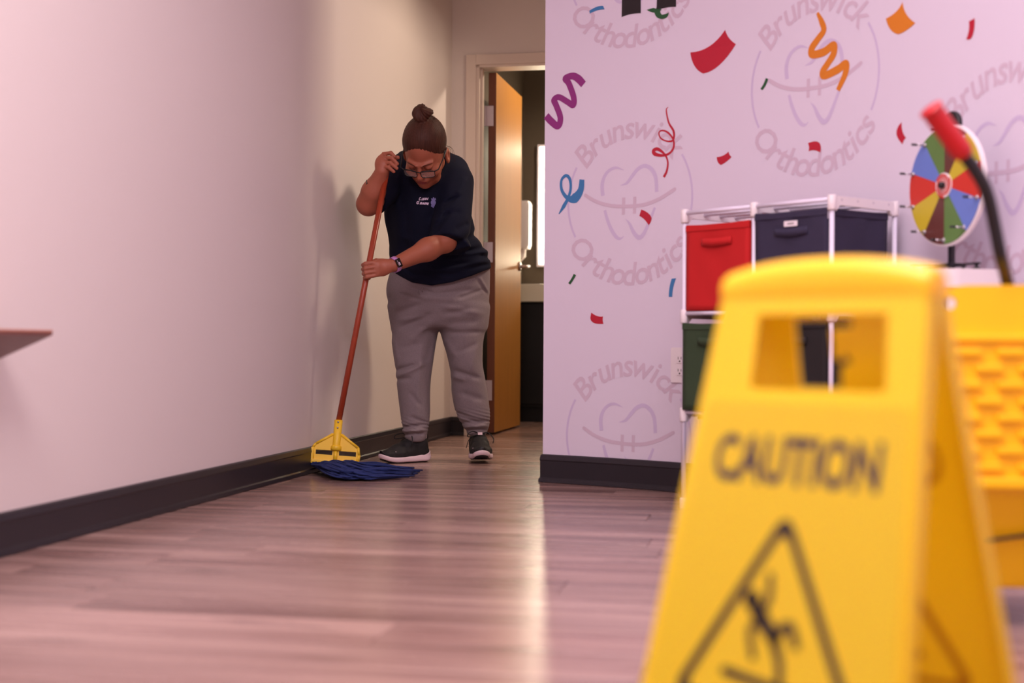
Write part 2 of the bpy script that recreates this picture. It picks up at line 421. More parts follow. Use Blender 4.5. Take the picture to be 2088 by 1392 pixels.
c = hall(0.228, 0.868, 0.99); add_tube(bm, [hall(0.229, 0.868, 0.99), hall(0.238, 0.868, 0.99)], 0.027, 20)
add_tube(bm, spline([hall(0.238, 0.868, 0.99), hall(0.278, 0.868, 0.99), hall(0.292, 0.858, 0.99), hall(0.294, 0.80, 0.985), hall(0.294, 0.755, 0.98)], 4), 0.009, 10)
from_bm('door_handle', bm, M['steel'], dl, True)

# bathroom shell
bm = bmesh.new()
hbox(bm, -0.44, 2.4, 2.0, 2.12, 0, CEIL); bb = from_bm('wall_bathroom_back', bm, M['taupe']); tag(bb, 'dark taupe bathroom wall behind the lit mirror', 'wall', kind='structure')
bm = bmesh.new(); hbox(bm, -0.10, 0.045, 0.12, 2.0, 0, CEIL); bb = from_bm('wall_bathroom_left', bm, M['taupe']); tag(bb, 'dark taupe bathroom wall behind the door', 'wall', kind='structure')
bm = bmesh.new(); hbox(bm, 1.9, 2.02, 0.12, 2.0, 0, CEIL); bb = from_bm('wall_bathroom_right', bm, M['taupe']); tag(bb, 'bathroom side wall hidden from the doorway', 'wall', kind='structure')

# baseboards
PROF = [(0.0, 0.0), (0.016, 0.0), (0.014, 0.012), (0.009, 0.017), (0.009, 0.078), (0.0115, 0.082), (0.008, 0.098), (0.003, 0.102), (0.0, 0.102)]
def baseboard(name, pts, normals, label):
    bm = bmesh.new(); rings = []
    for p, n in zip(pts, normals):
        rings.append([bm.verts.new((p[0] + n[0] * d, p[1] + n[1] * d, z + 0.0022)) for d, z in PROF])
    k = len(PROF)
    for i in range(len(rings) - 1):
        for j in range(k - 1): bm.faces.new((rings[i][j], rings[i + 1][j], rings[i + 1][j + 1], rings[i][j + 1]))
    bm.faces.new(rings[0]); bm.faces.new(rings[-1][::-1])
    o = from_bm(name, bm, M['basebd']); tag(o, label, 'baseboard', kind='structure'); return o
ul = (UD.x, UD.y)
baseboard('baseboard_left', [q2(0, 0), q2(0, -11.4)], [ul, ul], 'black baseboard along the left wall')
nb = (-LD.x, -LD.y)
baseboard('baseboard_end', [q2(0, 0), q2(DU0 - 0.066, 0)], [nb, nb], 'black baseboard between corner and door casing')
def wn(s):
    a = A0 + min(s, SMAX) / RW; return (-math.sin(a), -math.cos(a))
bs = [SMAX * i / 60 for i in range(61)] + [SMAX + 2.5]
b0 = Vector(wn(0)); hn = Vector((-UD.x, -UD.y)); mit = (b0 + hn); mit = mit / (1 + b0.dot(hn))
baseboard('baseboard_right', [q2(0.951, -2.39)] + [tuple(wallp(s, 0)[:2]) for s in bs], [(hn.x, hn.y), (mit.x, mit.y)] + [wn(s) for s in bs[1:]], 'black baseboard along the curved mural wall')

# ------------------------------------------------------------------ mural print (flat print on the curved wall)
def map_to_wall(me, fn, off):
    bm = bmesh.new(); bm.from_mesh(me)
    bmesh.ops.remove_doubles(bm, verts=bm.verts, dist=1e-5)
    bmesh.ops.triangulate(bm, faces=bm.faces)
    for v in bm.verts:
        s, z = fn(v.co.x, v.co.y); v.co = wallp(s, z, off)
    # subdivide long edges so that big shapes follow the curve
    bm.to_mesh(me); bm.free(); return me
def strip_mesh(pts, ws, n=6, caps=False):
    pts = spline(pts, n); m = len(pts)
    w = np.interp(np.linspace(0, 1, m), np.linspace(0, 1, len(ws)), ws)
    L_, R_ = [], []
    for i in range(m):
        t = pts[min(i + 1, m - 1)] - pts[max(i - 1, 0)]; t = t / (np.linalg.norm(t) + 1e-9); nrm = np.array([-t[1], t[0]])
        L_.append(pts[i] + nrm * w[i] / 2); R_.append(pts[i] - nrm * w[i] / 2)
    vs = []; fs = []
    for a, b in zip(L_, R_): vs += [a, b]
    for i in range(m - 1): fs.append((2 * i, 2 * i + 1, 2 * i + 3, 2 * i + 2))
    if caps:
        for end in (0, m - 1):
            base = len(vs); c = pts[end]; vs.append(c)
            for k in range(10): vs.append(c + w[end] / 2 * np.array([math.cos(k * math.pi / 5), math.sin(k * math.pi / 5)]))
            for k in range(10): fs.append((base, base + 1 + k, base + 1 + (k + 1) % 10))
    return vs, fs
def wall_mesh(name, parts, m, parent, off):
    vs = []; fs = []
    for v_, f_ in parts:
        b = len(vs); vs += [wallp(p[0], p[1], off) for p in v_]; fs += [tuple(i + b for i in f) for f in f_]
    me = bpy.data.meshes.new(name); me.from_pydata(vs, [], fs); me.update()
    return link(name, me, m, parent)
def arc_text(txt, R, deg0, deg1, top, size, cx, cz):
    """letters placed one by one on an arc"""
    glyph = []; 
    ws = []
    for ch in txt:
        me = text_mesh(ch, size, bold=0.0014, shear=0.15); xs = [v.co.x for v in me.vertices]
        glyph.append(me); ws.append(max(xs) - min(xs) + size * 0.14)
    tot = sum(ws); out = []; acc = 0
    for me, w in zip(glyph, ws):
        fr = (acc + w / 2) / tot; acc += w
        a = math.radians(deg0 + (deg1 - deg0) * fr)
        xs = [v.co.x for v in me.vertices]; mx = (max(xs) + min(xs)) / 2
        vs = []
        for v in me.vertices:
            lx = v.co.x - mx; ly = v.co.y - size * 0.35
            if top:
                r = R + ly; aa = a - lx / R
                ux, uy = math.cos(a), math.sin(a)
                x = ux * (R + ly) + uy * lx; y = uy * (R + ly) - ux * lx
            else:
                ux, uy = math.cos(a), math.sin(a)
                x = ux * (R - ly) - uy * lx; y = uy * (R - ly) + ux * lx
            vs.append((cx + x, cz + y))
        fs = [tuple(p.vertices) for p in me.polygons]
        out.append((vs, fs)); bpy.data.meshes.remove(me)
    return out
KX, KY = 0.000585, 0.000503
def T_(pts):
    out = []
    for px, py in pts:
        dx = px - 643; out.append((dx * KX, (725 - (py + 0.08 * dx)) * KY))
    return out
TOOTH = [([(445, 697), (440, 620), (455, 560), (490, 515), (540, 495), (598, 512)], [28, 28, 24, 22, 18, 2]),
         ([(572, 622), (620, 602), (660, 550), (700, 503), (750, 482), (800, 510), (828, 570), (835, 665)], [2, 20, 26, 26, 26, 28, 28, 26]),
         ([(460, 800), (480, 870), (510, 940), (545, 990), (575, 1000), (600, 982)], [20, 24, 26, 26, 16, 2]),
         ([(612, 860), (640, 892), (670, 952), (705, 988), (740, 965), (780, 880), (822, 775)], [2, 18, 28, 32, 28, 22, 18])]
ZS = 0.9
def logo(sc_, zc):
    """round practice logo: two arcs of lettering, two side arcs, a tooth outline and a smile with brace"""
    parts = arc_text('Brunswick', 0.262, 145, 36, True, 0.118, sc_, zc) + arc_text('Orthodontics', 0.262, 213, 327, False, 0.118, sc_, zc)
    sm = T_([(318, 695), (400, 740), (500, 766), (620, 769), (740, 756), (850, 715), (965, 645)])
    for pts, w in ((sm, [0.013] * 2), (T_([(597, 707), (595, 828)]), [0.013] * 2), (T_([(677, 700), (675, 820)]), [0.013] * 2)):
        v_, f_ = strip_mesh(pts, w, 6, len(pts) > 2); parts.append(([(sc_ + a[0], zc + a[1]) for a in v_], f_))
    o = wall_mesh('logo_print', parts, M['logo_t'], wr, 0.0008)
    parts = []
    for pts, w in TOOTH:
        v_, f_ = strip_mesh(T_(pts), [k * 0.00054 for k in w]); parts.append(([(sc_ + a[0], zc + a[1]) for a in v_], f_))
    for a0, a1 in ((150, 208), (34, -28)):
        pts = [(0.262 * math.cos(math.radians(a)), 0.262 * math.sin(math.radians(a))) for a in np.linspace(a0, a1, 14)]
        v_, f_ = strip_mesh(pts, [0.008] * 2, 3); parts.append(([(sc_ + a[0], zc + a[1]) for a in v_], f_))
    e = wall_mesh('tooth_emblem', parts, M['logo_v'], o, 0.0006); 
    return o
s1, z1 = px2wall(1285, 408); s2, z2 = px2wall(1662, 165); s4, z4 = px2wall(2046, 335); _, z3 = px2wall(1287, 893)
dz = z1 - z3
print('logo', s1, z1, s2, z2, s4, z4, dz)
sp = s2 - s1
LOGOS = [(s1, z1), (s1, z3), (s1, z1 + dz), (s2, z2), (s2, z2 - dz), (s2, z2 + dz), (s4, z4), (s4, z4 - dz), (s4, z4 + dz)]
for a, b in LOGOS:
    if b < 0.4: 
        # lowest row is cut by the baseboard: drop what would go below it
        o = logo(a, b)
        for ob in [o] + list(o.children):
            bm = bmesh.new(); bm.from_mesh(ob.data)
            bmesh.ops.bisect_plane(bm, geom=bm.verts[:] + bm.edges[:] + bm.faces[:], plane_co=(0, 0, 0.105), plane_no=(0, 0, -1), clear_outer=True)
            bm.to_mesh(ob.data); bm.free()
    elif b > 2.3: pass
    else: logo(a, b)

def poly_print(name, pix, m, smooth_edges=None):
    pts = [px2wall(*p) for p in pix]
    c = (sum(p[0] for p in pts) / len(pts), sum(p[1] for p in pts) / len(pts))
    cu = plate_mesh([(p[0], p[1]) for p in pts], [], 0.0)
    cu = map_to_wall(cu, lambda x, y: (x, y), 0.0013)
    o = link(name, cu, m, wr); return o
def crv(*segs):
    """outline made of quadratic bends: start, (control, end), ..."""
    out = [segs[0]]; p0 = np.array(segs[0], float)
    for c, e in segs[1:]:
        e = np.array(e, float)
        if c is None: out.append(tuple(e))
        else:
            c = np.array(c, float)
            for k in range(1, 9):
                t = k / 8; q = (1 - t) ** 2 * p0 + 2 * t * (1 - t) * c + t * t * e; out.append(tuple(q))
        p0 = e
    return out[:-1] if np.allclose(out[0], out[-1]) else out
CONF = [
 ('c_red', crv((1408, 107), ((1450, 105), (1479, 61)), ((1484, 80), (1501, 90)), ((1467, 145), (1434, 150)), ((1412, 140), (1408, 107)))),
 ('c_red', crv((1462, 320), ((1475, 320), (1486, 309)), ((1487, 316), (1492, 320)), ((1478, 334), (1470, 336)), ((1462, 332), (1462, 320)))),
 ('c_red', crv((1308, 427), ((1325, 433), (1329, 444)), ((1329, 452), (1323, 459)), ((1315, 445), (1304, 440)), (None, (1308, 427)))),
 ('c_red', crv((1206, 637), ((1218, 647), (1230, 645)), ((1228, 654), (1231, 660)), ((1205, 662), (1204, 648)), (None, (1206, 637)))),
 ('c_red', crv((1648, 292), ((1665, 284), (1672, 292)), ((1676, 300), (1673, 311)), ((1662, 303), (1649, 308)), ((1652, 300), (1648, 292)))),
 ('c_red', crv((1839, 249), ((1826, 262), (1829, 276)), ((1832, 285), (1841, 294)), ((1843, 284), (1848, 281)), ((1838, 270), (1839, 249)))),
 ('c_red', crv((1988, 37), ((1989, 65), (1981, 78)), ((1978, 82), (1971, 80)), ((1979, 60), (1976, 44)), (None, (1988, 37)))),
 ('c_orange', crv((1841, 4), ((1843, 32), (1867, 47)), ((1847, 66), (1832, 70)), ((1813, 66), (1807, 38)), ((1832, 26), (1841, 4)))),
 ('c_black', crv((1269, -40), (None, (1307, -40)), (None, (1307, 27)), ((1285, 27), (1268, 35)), (None, (1269, -40)))),
 ('c_black', crv((1341, -40), (None, (1379, -40)), (None, (1379, 14)), ((1355, 14), (1339, 22)), (None, (1341, -40)))),
 ('c_blue', crv((1202, 22), ((1218, 11), (1230, 12)), (None, (1233, 19)), ((1218, 19), (1203, 28)), (None, (1202, 22)))),
 ('c_blue', crv((1370, 568), (None, (1379, 567)), ((1371, 587), (1371, 605)), (None, (1364, 605)), ((1364, 586), (1370, 568)))),
 ('c_green', crv((1170, 558), (None, (1175, 561)), ((1169, 572), (1163, 580)), (None, (1159, 577)), ((1166, 568), (1170, 558)))),
 ('c_green', crv((1562, 159), (None, (1567, 161)), ((1563, 175), (1555, 184)), (None, (1551, 181)), ((1558, 172), (1562, 159)))),
 ('c_green', crv((1319, 20), ((1330, 17), (1333, 16)), (None, (1338, 18)), (None, (1342, 8)), (None, (1349, 20)), ((1344, 24), (1350, 30)), ((1360, 29), (1364, 25)), ((1364, 38), (1350, 39)), ((1337, 38), (1335, 26)), ((1326, 25), (1319, 20)))),
 ('c_blue', crv((1728, 434), (None, (1736, 432)), ((1732, 450), (1730, 462)), (None, (1722, 462)), ((1724, 446), (1728, 434)))),
]
NM = {'c_red': 'crimson', 'c_orange': 'orange', 'c_black': 'black', 'c_blue': 'blue', 'c_green': 'green', 'c_purple': 'purple'}
for m, pix in CONF: poly_print('confetti', pix, M[m])
def streamer(pix, ws, m, n=8):
    pts = [px2wall(*p) for p in pix]; v_, f_ = strip_mesh(pts, [w * 4.9 / F for w in ws], n)
    return wall_mesh('streamer', [(v_, f_)], M[m], wr, 0.0012)
streamer([(1114, 236), (1124, 247), (1138, 257), (1143, 240), (1134, 214), (1130, 204), (1140, 198), (1158, 208), (1169, 214), (1170, 198), (1160, 170), (1153, 160), (1168, 155), (1180, 161), (1190, 172)], [16, 16, 15, 14, 14, 14, 13, 13, 14, 14, 14, 14, 15, 17, 16], 'c_purple')
streamer([(1667, 26), (1676, 45), (1680, 62), (1668, 80), (1656, 98), (1657, 111), (1680, 106), (1700, 92), (1700, 110), (1688, 130), (1678, 146), (1682, 154), (1708, 142), (1725, 130), (1724, 150), (1709, 184)], [6, 12, 13, 14, 15, 15, 16, 15, 15, 14, 14, 15, 16, 15, 14, 10], 'c_orange')
streamer([(1363, 218), (1359, 225), (1364, 250), (1374, 268), (1373, 285), (1362, 288), (1348, 282), (1344, 271), (1350, 266), (1362, 270), (1373, 284), (1374, 300), (1366, 312), (1352, 317), (1336, 314), (1333, 307), (1342, 304), (1356, 315), (1362, 330), (1360, 348), (1354, 361)], [1, 3, 4, 5, 5, 3, 3, 3, 3, 4, 4, 5, 5, 5, 8, 8, 7, 4, 4, 5, 6], 'c_red', 6)
streamer([(1140, 436), (1150, 420), (1158, 405), (1164, 385), (1162, 365), (1154, 358), (1145, 368), (1146, 388), (1158, 404), (1172, 404), (1184, 388), (1187, 366)], [2, 9, 7, 6, 7, 7, 6, 7, 9, 22, 15, 12], 'c_blue')
streamer([(1490, 470), (1530, 462), (1556, 450)], [6, 8, 8], 'c_purple')

# wall outlet
def wall_frame(s):
    a = A0 + s / RW; n = Vector((-math.sin(a), -math.cos(a), 0)); t = Vector((math.cos(a), -math.sin(a), 0))
    return t, n, Matrix((t, Vector((0, 0, 1)), n)).transposed()
so, zo = px2wall(1389, 744)
t_, n_, R_ = wall_frame(so)
ou = empty('wall_outlet', wallp(so, zo), 'white double power outlet on the mural wall beside the shelf', 'outlet')
me = plate_mesh(rrect(0, 0, 0.078, 0.122, 0.006), [], 0.006); me.transform(Matrix.Translation(wallp(so, zo, 0.004)) @ R_.to_4x4()); link('cover_plate', me, M['white_pl'], ou)
for k in (-1, 1):
    me = plate_mesh(rrect(0, 0, 0.034, 0.030, 0.008), [], 0.003); me.transform(Matrix.Translation(wallp(so, zo + 0.021 * k, 0.008)) @ R_.to_4x4()); sk = link('socket', me, M['white_pl'], ou)
    bm = bmesh.new()
    for dx, dz_, w, h in ((-0.006, 0.003, 0.002, 0.009), (0.006, 0.003, 0.002, 0.008), (0, -0.008, 0.005, 0.005)):
        add_box(bm, wallp(so, zo + 0.021 * k, 0.0096) + t_ * dx + Vector((0, 0, dz_)), (w, h, 0.001), R_)
    from_bm('slot', bm, M['black_pl'], sk)

# ------------------------------------------------------------------ bathroom fittings
vu = 2.0 - 0.55
van = empty('vanity', hall(0.9, 1.75), 'dark bathroom vanity with a thick white counter', 'vanity')
bm = bmesh.new(); hbox(bm, 0.05, 1.88, 1.40, 1.995, 0.79, 0.905, 0.004); from_bm('countertop', bm, M['counter'], van)
bm = bmesh.new(); hbox(bm, 0.055, 1.88, 1.46, 1.995, 0.10, 0.788); from_bm('cabinet', bm, M['dark'], van)
for k in range(3):
    bm = bmesh.new(); u0 = 0.06 + k * 0.60; hbox(bm, u0, u0 + 0.59, 1.441, 1.459, 0.12, 0.77, 0.002); d_ = from_bm('cabinet_door', bm, M['dark'], van)
    bm = bmesh.new(); add_tube(bm, [hall(u0 + 0.45, 1.425, 0.55), hall(u0 + 0.45, 1.425, 0.70)], 0.005, 8); from_bm('pull', bm, M['steel'], d_)
bm = bmesh.new(); hbox(bm, 0.055, 1.88, 1.50, 1.99, 0.0, 0.10); from_bm('plinth', bm, M['dark'], van)
# mirror: frame, lit band, glass
mx0, mx1, mz0, mz1 = 0.150, 0.85, 1.05, 1.895
mi = empty('lit_mirror', hall(0.9, 1.99, 1.45), 'bathroom mirror with a glowing white border above the counter', 'mirror')
bm = bmesh.new(); hbox(bm, mx0, mx1, 1.965, 1.998, mz0, mz1); from_bm('mirror_body', bm, M['satin'], mi)
bm = bmesh.new()
g0, g1 = 0.018, 0.068
hbox(bm, mx0 + g0, mx0 + g1, 1.960, 1.966, mz0 + g0, mz1 - g0); hbox(bm, mx1 - g1, mx1 - g0, 1.960, 1.966, mz0 + g0, mz1 - g0)
hbox(bm, mx0 + g1, mx1 - g1, 1.960, 1.966, mz1 - g1, mz1 - g0); hbox(bm, mx0 + g1, mx1 - g1, 1.960, 1.966, mz0 + g0, mz0 + g1)
from_bm('light_band', bm, M['glow'], mi)
bm = bmesh.new(); hbox(bm, mx0 + g1, mx1 - g1, 1.961, 1.9655, mz0 + g1, mz1 - g1); from_bm('mirror_glass', bm, M['mirror'], mi)
# soap dispenser on the wall left of the mirror
dp = empty('soap_dispenser', hall(0.10, 1.64, 1.3), 'silver and white soap dispenser on the bathroom wall behind the door handle', 'dispenser')
bm = bmesh.new(); hbox(bm, 0.046, 0.155, 1.58, 1.70, 1.15, 1.47, 0.012); from_bm('dispenser_body', bm, M['white_pl'], dp)
bm = bmesh.new(); hbox(bm, 0.150, 0.160, 1.585, 1.695, 1.17, 1.455, 0.003); from_bm('dispenser_cover', bm, M['steel'], dp)
bm = bmesh.new(); add_tube(bm, [hall(0.105, 1.63, 1.15), hall(0.11, 1.625, 1.10), hall(0.09, 1.61, 1.06)], [0.03, 0.022, 0.012], 12); from_bm('nozzle', bm, M['white_pl'], dp, True)

# ------------------------------------------------------------------ wedge-edged wooden ledge on the left wall
lg = empty('wall_ledge', hall(0.0, -4.9, 0.5), 'brown wooden ledge with a knife edge fixed to the left wall', 'ledge')
tip = P(107, 676, 3.30); bm = bmesh.new()
def lpt(u, v, z): return hall(u, v, z)
vt = (Vector((tip.x, tip.y)) - C0).dot(LD); ut = (Vector((tip.x, tip.y)) - C0).dot(UD)
secs = []
for v_ in (vt, vt - 1.9):
    zt = tip.z
    secs.append([bm.verts.new(lpt(0.0, v_, zt)), bm.verts.new(lpt(ut, v_, zt)), bm.verts.new(lpt(ut, v_, zt - 0.008)), bm.verts.new(lpt(0.0, v_, zt - 0.074))])
for j in range(4): bm.faces.new((secs[0][j], secs[0][(j + 1) % 4], secs[1][(j + 1) % 4], secs[1][j]))
bm.faces.new(secs[0]); bm.faces.new(secs[1][::-1])
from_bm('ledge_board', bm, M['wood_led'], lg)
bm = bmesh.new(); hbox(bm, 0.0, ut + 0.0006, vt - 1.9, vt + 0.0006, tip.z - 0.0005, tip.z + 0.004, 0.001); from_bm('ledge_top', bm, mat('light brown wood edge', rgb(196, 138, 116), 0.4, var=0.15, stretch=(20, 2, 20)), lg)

# ------------------------------------------------------------------ cube shelf with fabric bins
A52 = math.radians(52)
sl = Vector((math.cos(A52), -math.sin(A52), 0)); sd = Vector((math.sin(A52), math.cos(A52), 0))
SF = P(1393, 1035, 2900 * 0.51 / 331.0); SF.z = 0
SROT = Matrix((sl, sd, Vector((0, 0, 1)))).transposed()
def sh(a, b, z): return SF + sl * a + sd * b + Vector((0, 0, z))
SW, SDp = 0.583, 0.284
shf = empty('cube_shelf', sh(SW / 2, SDp / 2, 0), 'white tube and plastic cube shelf against the mural wall', 'shelf')
LV = [0.935, 0.62, 0.312, 0.03]
for a in (0, SW / 2, SW):
    for b in (0, SDp):
        tube('post', [sh(a, b, 0.01), sh(a, b, 0.93)], 0.0072, M['white_tube'], shf, 12)
for li, z in enumerate(LV):
    for a in (0, SW / 2, SW):
        # ladder rail across the depth with arched underside, corner sockets
        prof = []
        zt, zb = (0.0, -0.026)
        o_ = [(-0.010, zt)] + [(SDp + 0.010, zt), (SDp + 0.010, zb - 0.016), (SDp - 0.004, zb - 0.016)]
        o_ += [(SDp - 0.012 - 0.016 * math.sin(t * math.pi / 2), zb - 0.016 + 0.014 * (1 - math.cos(t * math.pi / 2))) for t in (0.2, 0.4, 0.6, 0.8, 1.0)]
        o_ += [(0.028 - 0.0 - 0.016 * math.sin((1 - t) * math.pi / 2) * 0 - 0.016 * t, zb - 0.016 * t) for t in (0, 0.4, 0.7, 1.0)]
        o_ += [(0.004, zb - 0.016), (-0.010, zb - 0.016)]
        me = plate_mesh([(p[0], p[1]) for p in o_], [], 0.013)
        Mx = Matrix((sd, Vector((0, 0, 1)), sl)).transposed().to_4x4(); me.transform(Matrix.Translation(sh(a, 0, z)) @ Mx)
        r_ = link('end_rail', me, M['white_pl'], shf)
        for b in (0, SDp):
            bm = bmesh.new(); add_lathe(bm, [(0.0115, 0.0), (0.0125, 0.002), (0.0125, 0.040), (0.0115, 0.042)], Matrix.Translation(sh(a, b, z - 0.042 + 0.002)), 16)
            from_bm('connector', bm, M['white_pl'], r_, True)
        for b in (0.035, 0.106, 0.177, 0.248):
            if a == SW:
                bm = bmesh.new(); add_tube(bm, [sh(a + 0.0066, b, z - 0.010), sh(a + 0.0072, b, z - 0.010)], 0.0032, 10); from_bm('rail_hole', bm, M['satin'], r_)
    for col in range(2):
        for b in (0.0, 0.071, 0.142, 0.213):
            a0, a1 = (0, SW / 2) if col == 0 else (SW / 2, SW)
            tube('rod', [sh(a0, b + 0.012 * (b > 0), z - 0.010), sh(a1, b + 0.012 * (b > 0), z - 0.010)], 0.0066, M['white_tube'], shf, 10)

def fabric_bin(name, a0, w, zb, h, m, label, fwd=0.0, flare=0.0, tagged=False, handle=True, group=None):
    root = empty(name, sh(a0 + w / 2, 0.13, zb), label, 'storage bin', group)
    d = 0.262; b0 = -0.004 - fwd; N = 14
    bm = bmesh.new()
    def wob(i, k, s): return 0.0025 * math.sin(i * 0.9 + s) * math.sin(k * 0.7 + s * 2)
    # four walls as grids, slightly slack; open top with thickness
    def wall(p0, p1, nrm, s):
        g = []
        for k in range(N + 1):
            rw = []
            for i in range(N + 1):
                t = i / N; zz = k / N
                q = p0.lerp(p1, t); fl = flare * zz
                dip = 0.004 * math.sin(math.pi * t) * (zz ** 6)
                o = q + nrm * (wob(i, k, s) * (math.sin(math.pi * t)) - 0.004 * math.sin(math.pi * t) * math.sin(math.pi * zz) + fl)
                rw.append(bm.verts.new(o + Vector((0, 0, zb + h * zz - dip))))
            g.append(rw)
        for k in range(N):
            for i in range(N): bm.faces.new((g[k][i], g[k][i + 1], g[k + 1][i + 1], g[k + 1][i]))
    c = [sh(a0, b0, 0), sh(a0 + w, b0, 0), sh(a0 + w, b0 + d, 0), sh(a0, b0 + d, 0)]
    nr = [-sd, sl, sd, -sl]
    for i in range(4): wall(c[i], c[(i + 1) % 4], nr[i], i * 1.7 + a0 * 9)
    bf = [bm.verts.new(q + Vector((0, 0, zb + 0.001))) for q in c]; bm.faces.new(bf)
    bmesh.ops.remove_doubles(bm, verts=bm.verts, dist=0.0012)
    o = from_bm('bin_body', bm, m, root, True)
    md = o.modifiers.new('thick', 'SOLIDIFY'); md.thickness = 0.003; md.offset = -1
    # hem band round the top
    bm = bmesh.new()
    for i in range(4):
        p, q = c[i], c[(i + 1) % 4]; n = nr[i]; zz = zb + h - 0.012
        add_box(bm, (p + q) / 2 + n * (0.0012 + flare * 0.95) + Vector((0, 0, zz)), ((q - p).length + 0.002, 0.0016, 0.018), Matrix((( q - p).normalized(), n, Vector((0, 0, 1)))).transposed(), 0.0006)
    from_bm('hem', bm, m, root)
    if handle:
        hz = zb + h * 0.75; hw = 0.125; g = []
        bm = bmesh.new(); 
        for i in range(13):
            t = i / 12; bow = 0.004 * math.sin(math.pi * t)
            q = sh(a0 + w / 2 - hw / 2 + hw * t, b0 - 0.003 - bow, 0)
            g.append((bm.verts.new(q + Vector((0, 0, hz - 0.004 * math.sin(math.pi * t)))), bm.verts.new(q + Vector((0, 0, hz + 0.022 - 0.002 * math.sin(math.pi * t))))))
        for i in range(12): bm.faces.new((g[i][0], g[i + 1][0], g[i + 1][1], g[i][1]))
        hh = from_bm('handle_strap', bm, m, root, True); md = hh.modifiers.new('t', 'SOLIDIFY'); md.thickness = 0.003; md.offset = 0
    if tagged:
        me = plate_mesh(rrect(0, 0, 0.050, 0.016, 0.002), [], 0.001)
        Mx = Matrix((sl, Vector((0, 0, 1)), -sd)).transposed().to_4x4(); me.transform(Matrix.Translation(sh(a0 + w * 0.52, b0 - 0.004 - flare, zb + h * 0.865)) @ Mx)
        tg = link('name_label', me, M['tag'], root)
        bm = bmesh.new()
        for i in range(6): add_box(bm, sh(a0 + w * 0.52 - 0.010 + i * 0.004, b0 - 0.0048 - flare, zb + h * 0.865), (0.0028, 0.0004, 0.004 if i % 2 else 0.003), SROT)
        from_bm('lettering', bm, M['ink_n'], tg)
    return root
fabric_bin('storage_bin', 0.011, 0.262, 0.6185, 0.268, M['red_cl'], 'bright red fabric bin with a front strap, top left of the shelf')
fabric_bin('storage_bin', 0.303, 0.270, 0.6185, 0.284, M['navy_cl'], 'dark navy fabric bin with a small white label, top right of the shelf', 0.0, 0.005, True)
fabric_bin('storage_bin', 0.0095, 0.262, 0.3105, 0.27, M['green_cl'], 'dark green fabric bin in the middle row of the shelf', 0.012)
fabric_bin('storage_bin', 0.305, 0.262, 0.3105, 0.272, M['black_cl'], 'black fabric bin seen through the handle of the caution sign')
bx = empty('printed_box', sh(0.15, 0.12, 0.03), 'light blue printed box on the lowest shelf under the green bin', 'box')
box('carton', sh(0.155, 0.125, 0.155), (0.23, 0.20, 0.25), M['sky_bx'], bx, SROT, 0.003)
box('carton_lid', sh(0.155, 0.125, 0.284), (0.236, 0.206, 0.008), M['black_pl'], bx, SROT, 0.002)
box('white_panel', sh(0.155, 0.0235, 0.08), (0.20, 0.002, 0.09), M['tag'], bx, SROT)

# ------------------------------------------------------------------ small table with the prize wheel
AW = math.radians(71)
wt = Vector((math.cos(AW), -math.sin(AW), 0)); wnv = Vector((-math.sin(AW), -math.cos(AW), 0))
WC = P(1927, 378, 3.85)
TC = Vector((WC.x, WC.y, 0)) + wt * 0.02 + wnv * 0.0
ZT = 0.51 + (707 - 549) / F * 3.78
tb = empty('side_table', (TC.x, TC.y, 0), 'white plastic side table with rounded edge under the prize wheel', 'table')
TROT = Matrix((wt, wnv, Vector((0, 0, 1)))).transposed()
me = plate_mesh(rrect(0, 0, 0.30, 0.22, 0.04), [], 0.048); me.transform(Matrix.Translation(TC + Vector((0, 0, ZT - 0.027))) @ TROT.to_4x4())
o = link('tabletop', me, M['white_pl'], tb); md = o.modifiers.new('b', 'BEVEL'); md.width = 0.012; md.segments = 3; md.limit_method = 'ANGLE'
for sx in (-1, 1):
    for sy in (-1, 1):
        p = TC + wt * 0.115 * sx + wnv * 0.075 * sy
        tube('leg', [p + Vector((0, 0, 0.003)), p + Vector((0, 0, ZT - 0.05))], 0.013, M['white_pl'], tb, 12)
tube('stretcher', [TC + wt * 0.115 + Vector((0, 0, 0.2)), TC - wt * 0.115 + Vector((0, 0, 0.2))], 0.008, M['white_pl'], tb, 10)

pw = empty('prize_wheel', (WC.x, WC.y, ZT), 'prize wheel with coloured wedges and pegs on a black stand', 'game wheel')
WR = 0.160
